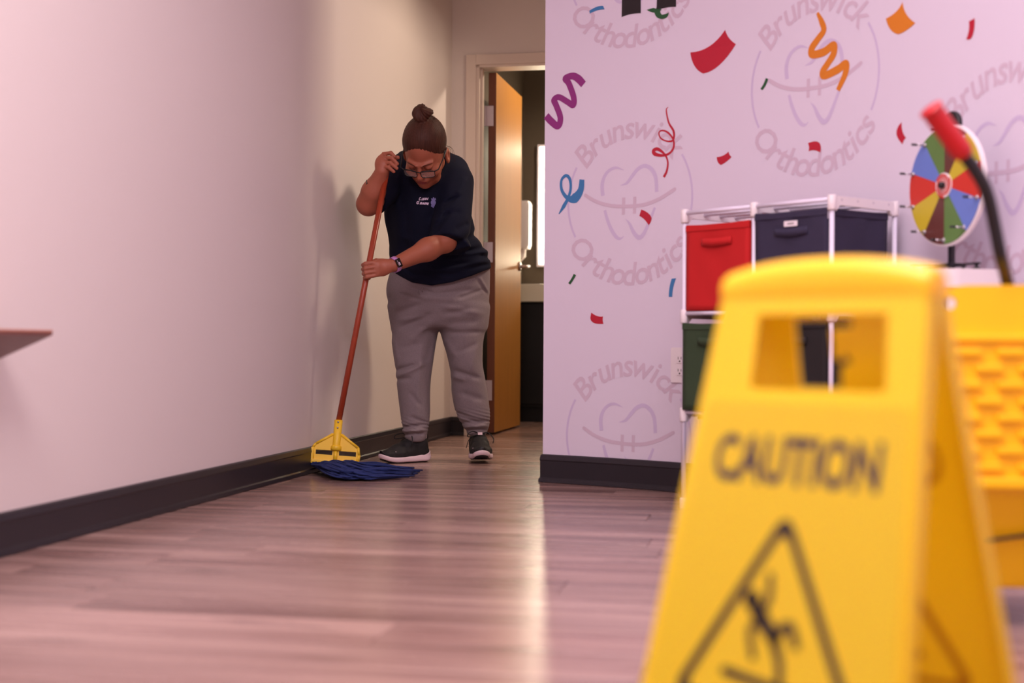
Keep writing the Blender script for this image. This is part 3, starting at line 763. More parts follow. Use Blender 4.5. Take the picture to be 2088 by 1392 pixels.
# local frame: x = wt (right), y = up, z = normal to the viewer side
WM = Matrix.Translation(WC) @ Matrix((wt, Vector((0, 0, 1)), wnv)).transposed().to_4x4()
def wobj(name, bm, m, parent, smooth=False):
    bmesh.ops.transform(bm, matrix=WM, verts=bm.verts); return from_bm(name, bm, m, parent, smooth)
bm = bmesh.new(); add_lathe(bm, [(WR + 0.003, -0.014), (WR + 0.005, -0.012), (WR + 0.005, -0.002), (WR + 0.001, 0.0)], Matrix.Identity(4), 64); wobj('backing_disc', bm, M['white_pl'], pw)
cols = ['w_red', 'w_yel', 'w_brn', 'w_grn', 'w_blu']
for k in range(10):
    ac = math.radians(180 + 36 * k); bm = bmesh.new(); ro = WR - 0.001
    c0 = [bm.verts.new((0.03 * math.cos(ac + d), 0.03 * math.sin(ac + d), 0.0025)) for d in np.linspace(-math.radians(17.7), math.radians(17.7), 9)]
    c1 = [bm.verts.new((ro * math.cos(ac + d), ro * math.sin(ac + d), 0.0025)) for d in np.linspace(-math.radians(17.9), math.radians(17.9), 9)]
    for i in range(8): bm.faces.new((c0[i], c1[i], c1[i + 1], c0[i + 1]))
    r = bmesh.ops.extrude_face_region(bm, geom=bm.faces[:]); bmesh.ops.translate(bm, vec=(0, 0, -0.002), verts=[g for g in r['geom'] if isinstance(g, bmesh.types.BMVert)])
    wobj('wedge', bm, M[cols[k % 5]], pw)
    ab = ac + math.radians(18); rr = WR - 0.012
    bm = bmesh.new(); x, y = rr * math.cos(ab), rr * math.sin(ab)
    add_tube(bm, [(x, y, 0.002), (x, y, 0.006)], 0.006, 10); add_tube(bm, [(x, y, 0.006), (x, y, 0.030)], 0.0022, 8)
    pg = wobj('peg', bm, M['steel'], pw, True)
    bm = bmesh.new(); add_tube(bm, [(x, y, 0.030), (x, y, 0.046)], 0.0032, 8); wobj('peg_tip', bm, M['black_pl'], pg, True)
bm = bmesh.new(); add_lathe(bm, [(0.034, 0.002), (0.034, 0.0055), (0.033, 0.006)], Matrix.Identity(4), 40); hub = wobj('hub_disc', bm, M['white_pl'], pw)
bm = bmesh.new()
for arm in range(3):   # red swirl
    pts = []
    for k in range(40):
        t = k / 39; a = arm * 2 * math.pi / 3 + t * 2.2 * math.pi; r = 0.008 + 0.024 * t
        pts.append((r, a, 0.0030 + 0.0040 * t))
    prev = None
    for r, a, w in pts:
        p = bm.verts.new(((r - w / 2) * math.cos(a), (r - w / 2) * math.sin(a), 0.0063)); q = bm.verts.new(((r + w / 2) * math.cos(a), (r + w / 2) * math.sin(a), 0.0063))
        if prev: bm.faces.new((prev[0], prev[1], q, p))
        prev = (p, q)
wobj('swirl', bm, M['w_red'], hub)
bm = bmesh.new(); add_lathe(bm, [(0.009, 0.005), (0.009, 0.016), (0.006, 0.019)], Matrix.Identity(4), 20); wobj('axle_nut', bm, M['black_pl'], pw, True)
bm = bmesh.new(); zb_ = ZT - WC.z
add_box(bm, (0, (zb_ + 0.01 - 0.0) / 2 , -0.022), (0.018, abs(zb_) - 0.02 + 0.02, 0.010)); wobj('stand_post', bm, M['black_st'], pw)
bm = bmesh.new(); add_lathe(bm, [(0.034, -0.030), (0.036, -0.028), (0.036, -0.018), (0.034, -0.016)], Matrix.Translation((0.0, WR + 0.006, 0)), 28)
add_box(bm, (0, WR * 0.5, -0.023), (0.018, WR, 0.008)); wobj('flapper_mount', bm, M['black_pl'], pw)
bm = bmesh.new()
vs = [bm.verts.new(p) for p in ((-0.008, WR + 0.022, 0.012), (0.008, WR + 0.022, 0.012), (0.0, WR - 0.03, 0.012), (-0.008, WR + 0.022, 0.016), (0.008, WR + 0.022, 0.016), (0.0, WR - 0.03, 0.016))]
bm.faces.new((vs[0], vs[1], vs[2])); bm.faces.new((vs[3], vs[5], vs[4]))
for a, b in ((0, 1), (1, 2), (2, 0)): bm.faces.new((vs[a], vs[b], vs[b + 3], vs[a + 3]))
wobj('flapper', bm, M['red_rub'], pw)
bm = bmesh.new()
add_box(bm, (0, zb_ + 0.016, -0.022), (0.050, 0.010, 0.040), None, 0.003)
add_box(bm, (0, zb_ + 0.0155, 0.02), (0.012, 0.005, 0.17)); add_box(bm, (0, zb_ + 0.0155, -0.02), (0.24, 0.005, 0.012))
wobj('stand_base', bm, M['black_st'], pw)
for x, z in ((-0.11, -0.02), (0.11, -0.02), (0, 0.095), (0, -0.06)):
    bm = bmesh.new(); add_lathe(bm, [(0.011, 0.0015), (0.009, 0.004), (0.004, 0.007), (0.006, 0.013)], Matrix.Translation((x, zb_, z)) @ Matrix.Rotation(-math.pi / 2, 4, 'X'), 14); wobj('suction_foot', bm, M['black_pl'], pw, True)

# ------------------------------------------------------------------ mop bucket with wringer, behind the sign
BW = empty('mop_bucket', (1.05, 2.62, 0), 'yellow mop bucket and wringer with a red gripped lever', 'mop bucket')
AB = math.radians(8)
bu = Vector((math.cos(AB), -math.sin(AB), 0)); bv = Vector((math.sin(AB), math.cos(AB), 0))
BO = Vector((0.96, 2.55, 0))
def bk(a, b, z): return BO + bu * a + bv * b + Vector((0, 0, z))
BROT = Matrix((bu, bv, Vector((0, 0, 1)))).transposed()
# bucket body: tapered rounded tub
bm = bmesh.new(); rings = []
for z, w, d in ((0.075, 0.34, 0.24), (0.09, 0.36, 0.26), (0.235, 0.44, 0.34), (0.25, 0.47, 0.37), (0.267, 0.47, 0.37), (0.267, 0.43, 0.33), (0.10, 0.35, 0.25)):
    rings.append([bm.verts.new(bk(p[0], p[1] + 0.14, z)) for p in rrect(0, 0, w, d, 0.06, 6)])
for i in range(len(rings) - 1):
    n = len(rings[0])
    for k in range(n): bm.faces.new((rings[i][k], rings[i][(k + 1) % n], rings[i + 1][(k + 1) % n], rings[i + 1][k]))
bm.faces.new(rings[0][::-1]); bm.faces.new(rings[-1])
tubo = from_bm('bucket_tub', bm, M['yellow_b'], BW, True)
md = tubo.modifiers.new('e', 'EDGE_SPLIT'); md.split_angle = math.radians(40)
bm = bmesh.new(); add_box(bm, bk(0.02, -0.021, 0.185), (0.30, 0.006, 0.006), BROT @ Matrix.Rotation(-0.16, 3, 'Y')); from_bm('water_line', bm, M['ink_n'], BW)
for a in (-0.14, 0.14):
    for b in (0.05, 0.24):
        bm = bmesh.new(); add_tube(bm, [bk(a, b - 0.011, 0.032), bk(a, b + 0.011, 0.032)], 0.030, 20); add_box(bm, bk(a, b, 0.068), (0.03, 0.04, 0.012), BROT); from_bm('caster', bm, M['black_pl'], BW, True)
# wringer: perforated front panel with louvres, side cheeks, back
wo = [(-0.225, -0.055), (0.225, -0.055), (0.235, 0.10), (0.240, 0.268)] + [(0.24 - 0.02 * (1 - math.cos(t)), 0.268 + 0.028 * math.sin(t)) for t in (0.4, 0.8, 1.2, 1.57)] + [(0.14, 0.304), (-0.15, 0.302), (-0.205, 0.294), (-0.235, 0.272), (-0.24, 0.10)]
me = plate_mesh(wo, [[(-0.177 + 0.011 * math.cos(t), 0.270 + 0.011 * math.sin(t)) for t in np.linspace(0, 2 * math.pi, 17)[:-1]]], 0.008)
FM = Matrix((bu, Vector((0, 0, 1)), -bv)).transposed().to_4x4()
me.transform(Matrix.Translation(bk(0, -0.045, 0.318)) @ FM); wf = link('wringer_panel', me, M['yellow_b'], BW)
# horizontal ridges of the panel
bm = bmesh.new(); add_box(bm, bk(0.0, -0.053, 0.318 + 0.208), (0.44, 0.014, 0.012), BROT, 0.004); from_bm('panel_ridge', bm, M['yellow_b'], BW); bm = bmesh.new(); add_box(bm, bk(0, -0.056, 0.272), (0.46, 0.026, 0.02), BROT, 0.006); from_bm('panel_ridge', bm, M['yellow_b'], BW)
for r_ in range(8):
    for c_ in range(6):
        a = -0.185 + c_ * 0.074 + (0.037 if r_ % 2 else 0); z = 0.299 + r_ * 0.029
        if abs(a) > 0.21: continue
        bm = bmesh.new(); add_box(bm, bk(a, -0.055, z), (0.046, 0.014, 0.013), BROT, 0.003); from_bm('louvre', bm, M['yellow_b'], BW)
for sx in (-1, 1):
    bm = bmesh.new(); add_box(bm, bk(0.226 * sx, 0.045, 0.42), (0.008, 0.17, 0.29), BROT @ Matrix.Rotation(0.0, 3, 'X'), 0.002); from_bm('wringer_cheek', bm, M['yellow_b'], BW)
bm = bmesh.new(); add_box(bm, bk(0, 0.135, 0.42), (0.44, 0.008, 0.20), BROT @ Matrix.Rotation(-0.25, 3, 'X')); from_bm('press_plate', bm, M['yellow_b'], BW)
# lever
pts = spline([P(2062, 640, 2.62), P(2053, 570, 2.56), P(2040, 520, 2.49), P(2028, 460, 2.475), P(2016, 405, 2.46), P(2000, 365, 2.45), P(1968, 318, 2.44), P(1930, 266, 2.43), P(1900, 225, 2.42)], 6)
n1 = int(len(pts) * 0.74)
tube('lever', pts[:n1 + 3], 0.0115, M['black_st'], BW, 16)
gp = pts[n1:]
rads = [0.019] * len(gp); rads[0] = 0.015; rads[1] = 0.0185; rads[-1] = 0.0185
tube('lever_grip', gp, rads, M['red_rub'], BW, 16)
bm = bmesh.new(); e0 = Vector(pts[-1]); e1 = e0 + (Vector(pts[-1]) - Vector(pts[-3])).normalized() * 0.004; add_tube(bm, [e0, e1], [0.021, 0.021], 16); 
from_bm('grip_cap', bm, M['red_rub'], BW, True)
bm = bmesh.new(); add_tube(bm, [P(2062, 640, 2.60), P(2062, 640, 2.60) + bv * 0.05], 0.016, 16); from_bm('pivot', bm, M['black_st'], BW, True)

# ------------------------------------------------------------------ caution sign, close to the camera
SG = dict(X=0.362, Y=1.626, th=0.786, lean=0.2373, w0=0.1335, tp=0.0693, zt=0.585)
su = Vector((math.cos(SG['th']), -math.sin(SG['th']), 0)); sn = Vector((-math.sin(SG['th']), -math.cos(SG['th']), 0))
top = Vector((SG['X'], SG['Y'], SG['zt']))
sg = empty('caution_sign', (top.x, top.y, 0), 'yellow folding wet floor sign standing close to the camera', 'floor sign')
LH = (SG['zt'] - 0.004) / math.cos(SG['lean'])
def leaf(sgn):
    dn = (sn * sgn * math.sin(SG['lean']) + Vector((0, 0, -math.cos(SG['lean'])))).normalized()
    nr = su.cross(dn).normalized()
    if nr.dot(sn * sgn) < 0: nr = -nr
    return top + sn * sgn * 0.014, dn, nr
def W(d): return SG['w0'] + SG['tp'] * d
def leaf_obj(name, sgn, front):
    o0, dn, nr = leaf(sgn)
    xr = -dn.cross(nr); xr = xr if xr.dot(su) > 0 else -xr
    Mx = Matrix((xr, -dn, nr)).transposed().to_4x4(); Mx = Matrix.Translation(o0) @ Mx
    ol = [(-W(-0.0) + 0.006, 0.0), (-W(0.02), -0.02), (-W(LH), -LH), (-W(LH) + 0.06, -LH), (-W(LH) + 0.08, -LH + 0.03), (W(LH) - 0.08, -LH + 0.03), (W(LH) - 0.06, -LH), (W(LH), -LH), (W(0.02), -0.02), (W(0) - 0.006, 0.0)]
    if front: hole = [(-0.079, -0.040), (0.090, -0.040), (0.100, -0.122), (0.098, -0.129), (-0.074, -0.129), (-0.077, -0.122)]
    else: hole = [(-0.062, -0.044), (0.015, -0.044), (0.015, -0.054), (-0.013, -0.056), (-0.014, -0.092), (-0.005, -0.094), (0.000, -0.083), (0.009, -0.096), (-0.005, -0.100), (-0.009, -0.128), (-0.066, -0.128)]
    me = plate_mesh(ol, [hole], 0.004); me.transform(Mx)
    o = link(name, me, M['yellow'], sg); md = o.modifiers.new('b', 'BEVEL'); md.width = 0.0015; md.segments = 2; md.limit_method = 'ANGLE'
    # stiffening flange round the leaf, folded towards the inside
    bm = bmesh.new()
    for s in (-1, 1):
        a = Mx @ Vector((s * W(0.02), -0.02, -0.004)); b = Mx @ Vector((s * W(LH), -LH, -0.004))
        mid = (a + b) / 2; ax = (b - a).normalized(); bz = nr; by = bz.cross(ax)
        add_box(bm, mid - nr * 0.006, ((b - a).length, 0.004, 0.018), Matrix((ax, by, bz)).transposed(), 0.001)
    from_bm('flange', bm, M['yellow'], o)
    return o, Mx
fr_, FMx = leaf_obj('front_leaf', 1, True)
bk_, BMx = leaf_obj('back_leaf', -1, False)
# rounded handle bar on top
bm = bmesh.new()
hp = []
for k in range(25):
    t = k / 24 * 2 - 1; x = t * (SG['w0'] + 0.004); arch = 0.016 * (1 - abs(t) ** 2.4)
    hp.append((x, arch))
prev = None
for x, arch in hp:
    c = top + su * x; ring = []
    for (dy, dz) in ((-0.020, -0.030), (-0.022, -0.006), (-0.017, 0.004), (-0.006, 0.010), (0.006, 0.010), (0.017, 0.004), (0.022, -0.006), (0.020, -0.030)):
        ring.append(bm.verts.new(c + sn * dy + Vector((0, 0, dz + arch * (1 if dz > -0.01 else 0)))))
    if prev:
        for j in range(8): bm.faces.new((prev[j], prev[(j + 1) % 8], ring[(j + 1) % 8], ring[j]))
    else: bm.faces.new(ring)
    prev = ring
bm.faces.new(prev[::-1])
o = from_bm('carry_handle', bm, M['yellow'], sg, True); md = o.modifiers.new('b', 'BEVEL'); md.width = 0.004; md.segments = 2; md.limit_method = 'ANGLE'; md.angle_limit = math.radians(40)
# raised panel below the grip opening
def on_leaf(name, verts2, faces, m, Mx, off, parent):
    me = bpy.data.meshes.new(name); me.from_pydata([Mx @ Vector((p[0], p[1], off)) for p in verts2], [], faces); me.update(); return link(name, me, m, parent)
me = plate_mesh([(-W(0.14) + 0.008, -0.142), (W(0.14) - 0.008, -0.142), (W(0.5) - 0.008, -0.5), (-W(0.5) + 0.008, -0.5)], [], 0.002); me.transform(FMx @ Matrix.Translation((0, 0, 0.003))); link('raised_panel', me, M['yellow'], fr_)
def sign_print(Mx, parent, m_text, m_tri, off, mirror=1):
    me = text_mesh('CAUTION', 0.056, 0.0016); xs = [v.co.x for v in me.vertices]; k = 0.217 / (max(xs) - min(xs))
    ys = [v.co.y for v in me.vertices]; ky = 0.056 / (max(ys) - min(ys)); y0 = min(ys); xm = (max(xs) + min(xs)) / 2
    on_leaf('lettering', [((v.co.x - xm) * k * mirror, (v.co.y - y0) * ky - 0.238) for v in me.vertices], [tuple(p.vertices) for p in me.polygons], m_text, Mx, off, parent)
    # triangle outline with rounded corners
    def rtri(top_, hw, hgt, r):
        V3 = [np.array((0, top_)), np.array((-hw, top_ - hgt)), np.array((hw, top_ - hgt))]; out = []
        for i in range(3):
            p, a, b = V3[i], V3[i - 1], V3[(i + 1) % 3]; da = (a - p) / np.linalg.norm(a - p); db = (b - p) / np.linalg.norm(b - p)
            s0, s1_ = p + da * r, p + db * r
            for t in np.linspace(0, 1, 7): out.append(tuple((1 - t) ** 2 * s0 + 2 * t * (1 - t) * p + t * t * s1_))
        return out
    o_ = rtri(-0.262, 0.124, 0.222, 0.028); i_ = rtri(-0.285, 0.105, 0.190, 0.020)
    me = plate_mesh(o_, [i_], 0.0); me.transform(Mx @ Matrix.Translation((0, 0, off))); link('warning_triangle', me, m_tri, parent)
    # falling figure: head, trunk, limbs and slip line
    fv, ff = [], []
    def seg(p, w):
        v_, f_ = strip_mesh([(a * mirror, b) for a, b in p], w, 5, True); b0 = len(fv); fv.extend(v_); ff.extend([tuple(i + b0 for i in f) for f in f_])
    seg([(-0.030, -0.368), (-0.014, -0.385), (0.006, -0.405)], [0.016, 0.020, 0.016])
    seg([(-0.018, -0.382), (-0.008, -0.362), (-0.010, -0.338)], [0.010, 0.009, 0.008])
    seg([(-0.014, -0.386), (-0.026, -0.400), (-0.018, -0.428)], [0.010, 0.009, 0.008])
    seg([(0.004, -0.404), (0.022, -0.388), (0.034, -0.408)], [0.013, 0.011, 0.010])
    seg([(0.006, -0.408), (0.016, -0.428), (0.020, -0.452)], [0.013, 0.011, 0.010])
    seg([(-0.052, -0.448), (0.0, -0.455), (0.052, -0.462)], [0.011, 0.011, 0.011])
    for k_ in range(1):
        b0 = len(fv); c = np.array((-0.030 * mirror, -0.366)); fv.append(c)
        for q in range(14): fv.append(c + 0.011 * np.array((math.cos(q * math.pi / 7), math.sin(q * math.pi / 7))))
        for q in range(14): ff.append((b0, b0 + 1 + q, b0 + 1 + (q + 1) % 14))
    on_leaf('falling_figure', fv, ff, m_tri, Mx, off + 0.0002, parent)
sign_print(FMx, fr_, M['ink'], M['ink_n'], 0.0045)
sign_print(BMx, bk_, M['ghost'], M['ghost'], -0.0026, -1)

#__PERSON__
# ------------------------------------------------------------------ signed distance modelling (person)
def sd_cap(p, a, b, ra, rb):
    a = np.asarray(a, float); b = np.asarray(b, float); ba = b - a
    t = np.clip(((p - a) @ ba) / (ba @ ba), 0, 1)
    return np.linalg.norm(p - a - t[:, None] * ba, axis=1) - (ra + (rb - ra) * t)
def sd_ell(p, c, r, R=None):
    q = p - np.asarray(c, float)
    if R is not None: q = q @ np.array(R)
    r = np.asarray(r, float)
    k0 = np.linalg.norm(q / r, axis=1); k1 = np.linalg.norm(q / (r * r), axis=1) + 1e-9
    return k0 * (k0 - 1) / k1
def smin(a, b, k):
    h = np.clip(0.5 + 0.5 * (b - a) / k, 0, 1)
    return b * (1 - h) + a * h - k * h * (1 - h)
def smax(a, b, k): return -smin(-a, -b, k)
def chain(p, pts, rs, k=0.01):
    d = None
    for i in range(len(pts) - 1):
        e = sd_cap(p, pts[i], pts[i + 1], rs[i], rs[i + 1]); d = e if d is None else smin(d, e, k)
    return d
def loft(p, rows):
    """rows: (z, cx, cy, rx, ry) from low to high"""
    R_ = np.array(sorted(rows)); z = p[:, 2]; n = 60
    sp = np.array(spline([tuple(r) for r in R_], max(2, n // len(R_)))); o = np.argsort(sp[:, 0]); sp = sp[o]
    cx = np.interp(z, sp[:, 0], sp[:, 1]); cy = np.interp(z, sp[:, 0], sp[:, 2]); rx = np.interp(z, sp[:, 0], sp[:, 3]); ry = np.interp(z, sp[:, 0], sp[:, 4])
    q = np.stack([(p[:, 0] - cx) / rx, (p[:, 1] - cy) / ry], 1); k = np.linalg.norm(q, axis=1)
    k1 = np.linalg.norm(np.stack([q[:, 0] / rx, q[:, 1] / ry], 1), axis=1) + 1e-9
    d = k * (k - 1) / k1
    d = np.maximum(d, -np.minimum(rx, ry))
    zc = np.maximum(R_[0, 0] - z, z - R_[-1, 0])
    return smax(d, zc, 0.015)
def surf(name, f, lo, hi, h, m, parent, smooth=True):
    lo = np.array(lo, float); hi = np.array(hi, float)
    B = 6
    nb = np.ceil((hi - lo) / (h * B)).astype(int); n = nb * B + 1
    V_ = np.empty(tuple(n), np.float32)
    ci = np.stack(np.meshgrid(*[np.arange(k) for k in nb], indexing='ij'), -1).reshape(-1, 3)
    cc = lo + (ci + 0.5) * B * h; dc = f(cc)
    big = np.repeat(np.repeat(np.repeat(dc.reshape(nb), B, 0), B, 1), B, 2); V_[:-1, :-1, :-1] = big
    V_[-1] = 1; V_[:, -1] = 1; V_[:, :, -1] = 1
    act = ci[np.abs(dc) < B * h * 0.87 * 1.35 + 0.012]
    of = np.stack(np.meshgrid(*[np.arange(B + 1)] * 3, indexing='ij'), -1).reshape(-1, 3)
    for s in range(0, len(act), 1500):
        idx = (act[s:s + 1500][:, None, :] * B + of[None]).reshape(-1, 3)
        V_[idx[:, 0], idx[:, 1], idx[:, 2]] = f(lo + idx * h)
    ins = V_ < 0
    cs = np.zeros(np.array(ins.shape) - 1, np.int8)
    for a in (0, 1):
        for b in (0, 1):
            for c in (0, 1): cs += ins[a:a + cs.shape[0], b:b + cs.shape[1], c:c + cs.shape[2]]
    cell = np.argwhere((cs > 0) & (cs < 8)); vid = np.full(cs.shape, -1, np.int64); vid[cell[:, 0], cell[:, 1], cell[:, 2]] = np.arange(len(cell))
    acc = np.zeros((len(cell), 3)); ct = np.zeros(len(cell))
    cor = [(a, b, c) for a in (0, 1) for b in (0, 1) for c in (0, 1)]
    val = {c: V_[cell[:, 0] + c[0], cell[:, 1] + c[1], cell[:, 2] + c[2]].astype(float) for c in cor}
    for c in cor:
        for ax in range(3):
            if c[ax]: continue
            d = list(c); d[ax] = 1; d = tuple(d); va, vb = val[c], val[d]; mk = (va < 0) != (vb < 0)
            t = np.where(mk, va / np.where(mk, va - vb, 1), 0)
            q = np.array(c, float)[None] + np.zeros((len(cell), 3)); q[:, ax] = t
            acc[mk] += q[mk]; ct[mk] += 1
    pos = lo + (cell + acc / ct[:, None]) * h
    fs = []
    for ax in range(3):
        a1, a2 = (ax + 1) % 3, (ax + 2) % 3
        sl_a = [slice(None)] * 3; sl_b = [slice(None)] * 3; sl_a[ax] = slice(0, -1); sl_b[ax] = slice(1, None)
        A_, B_ = ins[tuple(sl_a)], ins[tuple(sl_b)]
        e = np.argwhere(A_ != B_); e = e[(e[:, a1] > 0) & (e[:, a2] > 0) & (e[:, a1] < cs.shape[a1]) & (e[:, a2] < cs.shape[a2])]
        fl_ = A_[e[:, 0], e[:, 1], e[:, 2]]
        q = []
        for (x1, x2) in ((-1, -1), (0, -1), (0, 0), (-1, 0)):
            g = e.copy(); g[:, a1] += x1; g[:, a2] += x2; q.append(vid[g[:, 0], g[:, 1], g[:, 2]])
        q = np.stack(q, 1); q[~fl_] = q[~fl_][:, ::-1]; fs.append(q)
    fs = np.concatenate(fs); fs = fs[(fs >= 0).all(1)]
    me = bpy.data.meshes.new(name); me.vertices.add(len(pos)); me.vertices.foreach_set('co', pos.astype(np.float32).ravel())
    me.loops.add(len(fs) * 4); me.loops.foreach_set('vertex_index', fs.astype(np.int32).ravel())
    me.polygons.add(len(fs)); me.polygons.foreach_set('loop_start', np.arange(0, len(fs) * 4, 4, dtype=np.int32))
    me.update(calc_edges=True); me.validate()
    if smooth: me.polygons.foreach_set('use_smooth', np.ones(len(me.polygons), bool))
    return link(name, me, m, parent)
def A(px, py, Y): return np.array(P(px, py, Y))
def row(py, l, r, Y, ry):
    a, b = A(l, py, Y), A(r, py, Y); return ((a[2] + b[2]) / 2, (a[0] + b[0]) / 2, Y, (b[0] - a[0]) / 2, ry)
def fold(p, segs):
    """soft creases: each (x0,y0,x1,y1,amp,width) in picture space projected on the cloth facing the viewer"""
    k = F / p[:, 1]; X = 1044 + p[:, 0] * k; Y_ = 702 - (p[:, 2] - H) * k; out = 0
    for x0, y0, x1, y1, am, w in segs:
        d = np.array([x1 - x0, y1 - y0], float); L2 = d @ d
        t = np.clip(((X - x0) * d[0] + (Y_ - y0) * d[1]) / L2, 0, 1)
        dist = np.hypot(X - x0 - t * d[0], Y_ - y0 - t * d[1])
        e = np.minimum(1, np.minimum(t, 1 - t) * 4 + 0.25)
        out = out + am * e * np.exp(-(dist / w) ** 2)
    return out

# ---- head frame
HS = 1.08
HCEN = Vector(P(867, 309, 5.86))
HR = Matrix.Rotation(math.radians(-11), 3, 'Z') @ Matrix.Rotation(math.radians(4), 3, 'Y') @ Matrix.Rotation(math.radians(53), 3, 'X')
HRn = np.array(HR)
def to_head(p): return ((p - np.array(HCEN)) @ HRn) / HS
def hd(x, y, z): return np.array(HCEN) + (HRn @ np.array((x, y, z))) * HS
def head_sdf(q):
    d = sd_ell(q, (0, 0.012, 0.038), (0.076, 0.096, 0.092))
    d = smin(d, sd_ell(q, (0, -0.022, -0.03), (0.069, 0.068, 0.077)), 0.03)
    d = smin(d, sd_ell(q, (0, -0.046, -0.078), (0.050, 0.044, 0.036)), 0.025)   # jaw
    d = smin(d, sd_ell(q, (0, -0.080, -0.100), (0.020, 0.014, 0.014)), 0.022)   # chin
    d = smin(d, sd_ell(q, (0, -0.030, -0.105), (0.050, 0.040, 0.026)), 0.02)
    for s in (-1, 1):
        d = smin(d, sd_ell(q, (0.040 * s, -0.068, -0.030), (0.026, 0.024, 0.026)), 0.02)    # cheek
        d = smin(d, sd_cap(q, (0.012 * s, -0.098, 0.022), (0.046 * s, -0.077, 0.024), 0.0045, 0.004), 0.016)   # brow
        d = smax(d, -sd_ell(q, (0.032 * s, -0.104, 0.006), (0.019, 0.016, 0.012)), 0.012)   # socket
        d = smin(d, sd_ell(q, (0.031 * s, -0.079, 0.006), (0.0155, 0.0155, 0.012)), 0.005)      # lidded eye
    d = smin(d, sd_cap(q, (0, -0.092, 0.016), (0, -0.112, -0.020), 0.0075, 0.0105), 0.010)   # nose
    d = smin(d, sd_ell(q, (0, -0.114, -0.026), (0.0125, 0.0115, 0.0095)), 0.006)
    for s in (-1, 1): 
        d = smin(d, sd_ell(q, (0.012 * s, -0.104, -0.030), (0.0075, 0.009, 0.007)), 0.005)
        d = smax(d, -sd_ell(q, (0.0065 * s, -0.108, -0.0375), (0.0032, 0.005, 0.0035)), 0.002)
    d = smin(d, sd_ell(q, (0, -0.090, -0.058), (0.026, 0.018, 0.016)), 0.012)
    d = smin(d, sd_cap(q, (-0.016, -0.1005, -0.0555), (0.016, -0.1005, -0.0555), 0.0040, 0.0040), 0.004)
    d = smin(d, sd_cap(q, (-0.013, -0.0995, -0.0660), (0.013, -0.0995, -0.0660), 0.0052, 0.0052), 0.004)
    d = smax(d, -sd_cap(q, (-0.021, -0.105, -0.0608), (0.021, -0.105, -0.0608), 0.0013, 0.0013), 0.002)
    for s in (-1, 1):
        e = sd_ell(q, (0.083 * s, 0.006, -0.024), (0.0075, 0.020, 0.036))
        e = smin(e, sd_cap(q, (0.079 * s, 0.02, 0.0), (0.083 * s, 0.022, -0.02), 0.006, 0.005), 0.008)
        e = smax(e, -sd_ell(q, (0.089 * s, 0.004, -0.018), (0.006, 0.010, 0.018)), 0.004)
        d = smin(d, e, 0.006)
    return d
# ---- joints
elR, wrR, shR = A(751, 416, 5.83), A(779, 349, 5.745), A(822, 350, 6.04)
elL, wrL, shL = A(908, 492, 5.86), A(803, 540, 5.70), A(930, 372, 6.04)
hipc = A(893, 590, 6.2)
def arms_sdf(p):
    d = chain(p, [shR, elR], [0.050, 0.047], 0.02)
    d = smin(d, chain(p, [elR, elR * 0.62 + wrR * 0.38, wrR], [0.044, 0.044, 0.0275], 0.03), 0.02)
    e = chain(p, [shL, elL], [0.055, 0.045], 0.02)
    e = smin(e, chain(p, [elL, elL * 0.65 + wrL * 0.35, wrL], [0.043, 0.043, 0.027], 0.03), 0.02)
    return np.minimum(d, e)
def fing(p, pts, rs, Ys): return chain(p, [A(x, y, Y) for (x, y), Y in zip(pts, Ys)], rs, 0.004)
def hands_sdf(p):
    # upper hand, laid over the end of the handle
    d = sd_ell(p, A(780, 333, 5.748), (0.030, 0.021, 0.036))
    d = smin(d, chain(p, [wrR, A(781, 338, 5.745)], [0.0265, 0.026], 0.01), 0.018)
    d = smin(d, sd_cap(p, A(781, 319, 5.756), A(780, 338, 5.742), 0.011, 0.010), 0.012)
    fs_ = [([(782, 314), (797, 312), (804, 319)], [0.0088, 0.0084, 0.0076], [5.752, 5.738, 5.735]),
           ([(781, 322), (799, 322), (810, 334)], [0.0088, 0.0084, 0.0076], [5.742, 5.722, 5.726]),
           ([(780, 331), (796, 332), (809, 343)], [0.0086, 0.0082, 0.0074], [5.735, 5.718, 5.724]),
           ([(780, 339), (792, 341), (803, 350)], [0.0082, 0.0078, 0.0070], [5.731, 5.718, 5.724]),
           ([(779, 328), (796, 323), (811, 321)], [0.012, 0.0105, 0.0085], [5.768, 5.772, 5.762])]
    for a, r, y in fs_: d = smin(d, fing(p, a, r, y), 0.0015)
    # lower hand, closed round the handle
    e = sd_ell(p, A(777, 546, 5.682), (0.037, 0.018, 0.034))
    e = smin(e, chain(p, [wrL, A(785, 543, 5.688)], [0.027, 0.027], 0.01), 0.02)
    e = smin(e, sd_cap(p, A(765, 538, 5.674), A(768, 559, 5.676), 0.0125, 0.0105), 0.012)
    fs_ = [([(762, 535), (745, 538), (741, 540), (750, 541)], [0.0090, 0.0090, 0.0086, 0.0080], [5.672, 5.664, 5.690, 5.716]),
           ([(763, 544), (745, 547), (741, 549), (751, 550)], [0.0090, 0.0090, 0.0086, 0.0080], [5.669, 5.662, 5.690, 5.716]),
           ([(764, 553), (746, 556), (742, 558), (752, 559)], [0.0088, 0.0088, 0.0084, 0.0076], [5.670, 5.663, 5.690, 5.714]),
           ([(766, 561), (748, 564.5), (744, 566.5), (753, 567)], [0.0082, 0.0082, 0.0078, 0.0070], [5.673, 5.665, 5.688, 5.710]),
           ([(781, 533), (767, 532), (757, 534.5)], [0.0125, 0.0105, 0.0088], [5.700, 5.716, 5.722])]
    for a, r, y in fs_: e = smin(e, fing(p, a, r, y), 0.0015)
    return np.minimum(d, e)
ankL, ankR = A(846, 893, 6.14), A(972, 880, 6.22)
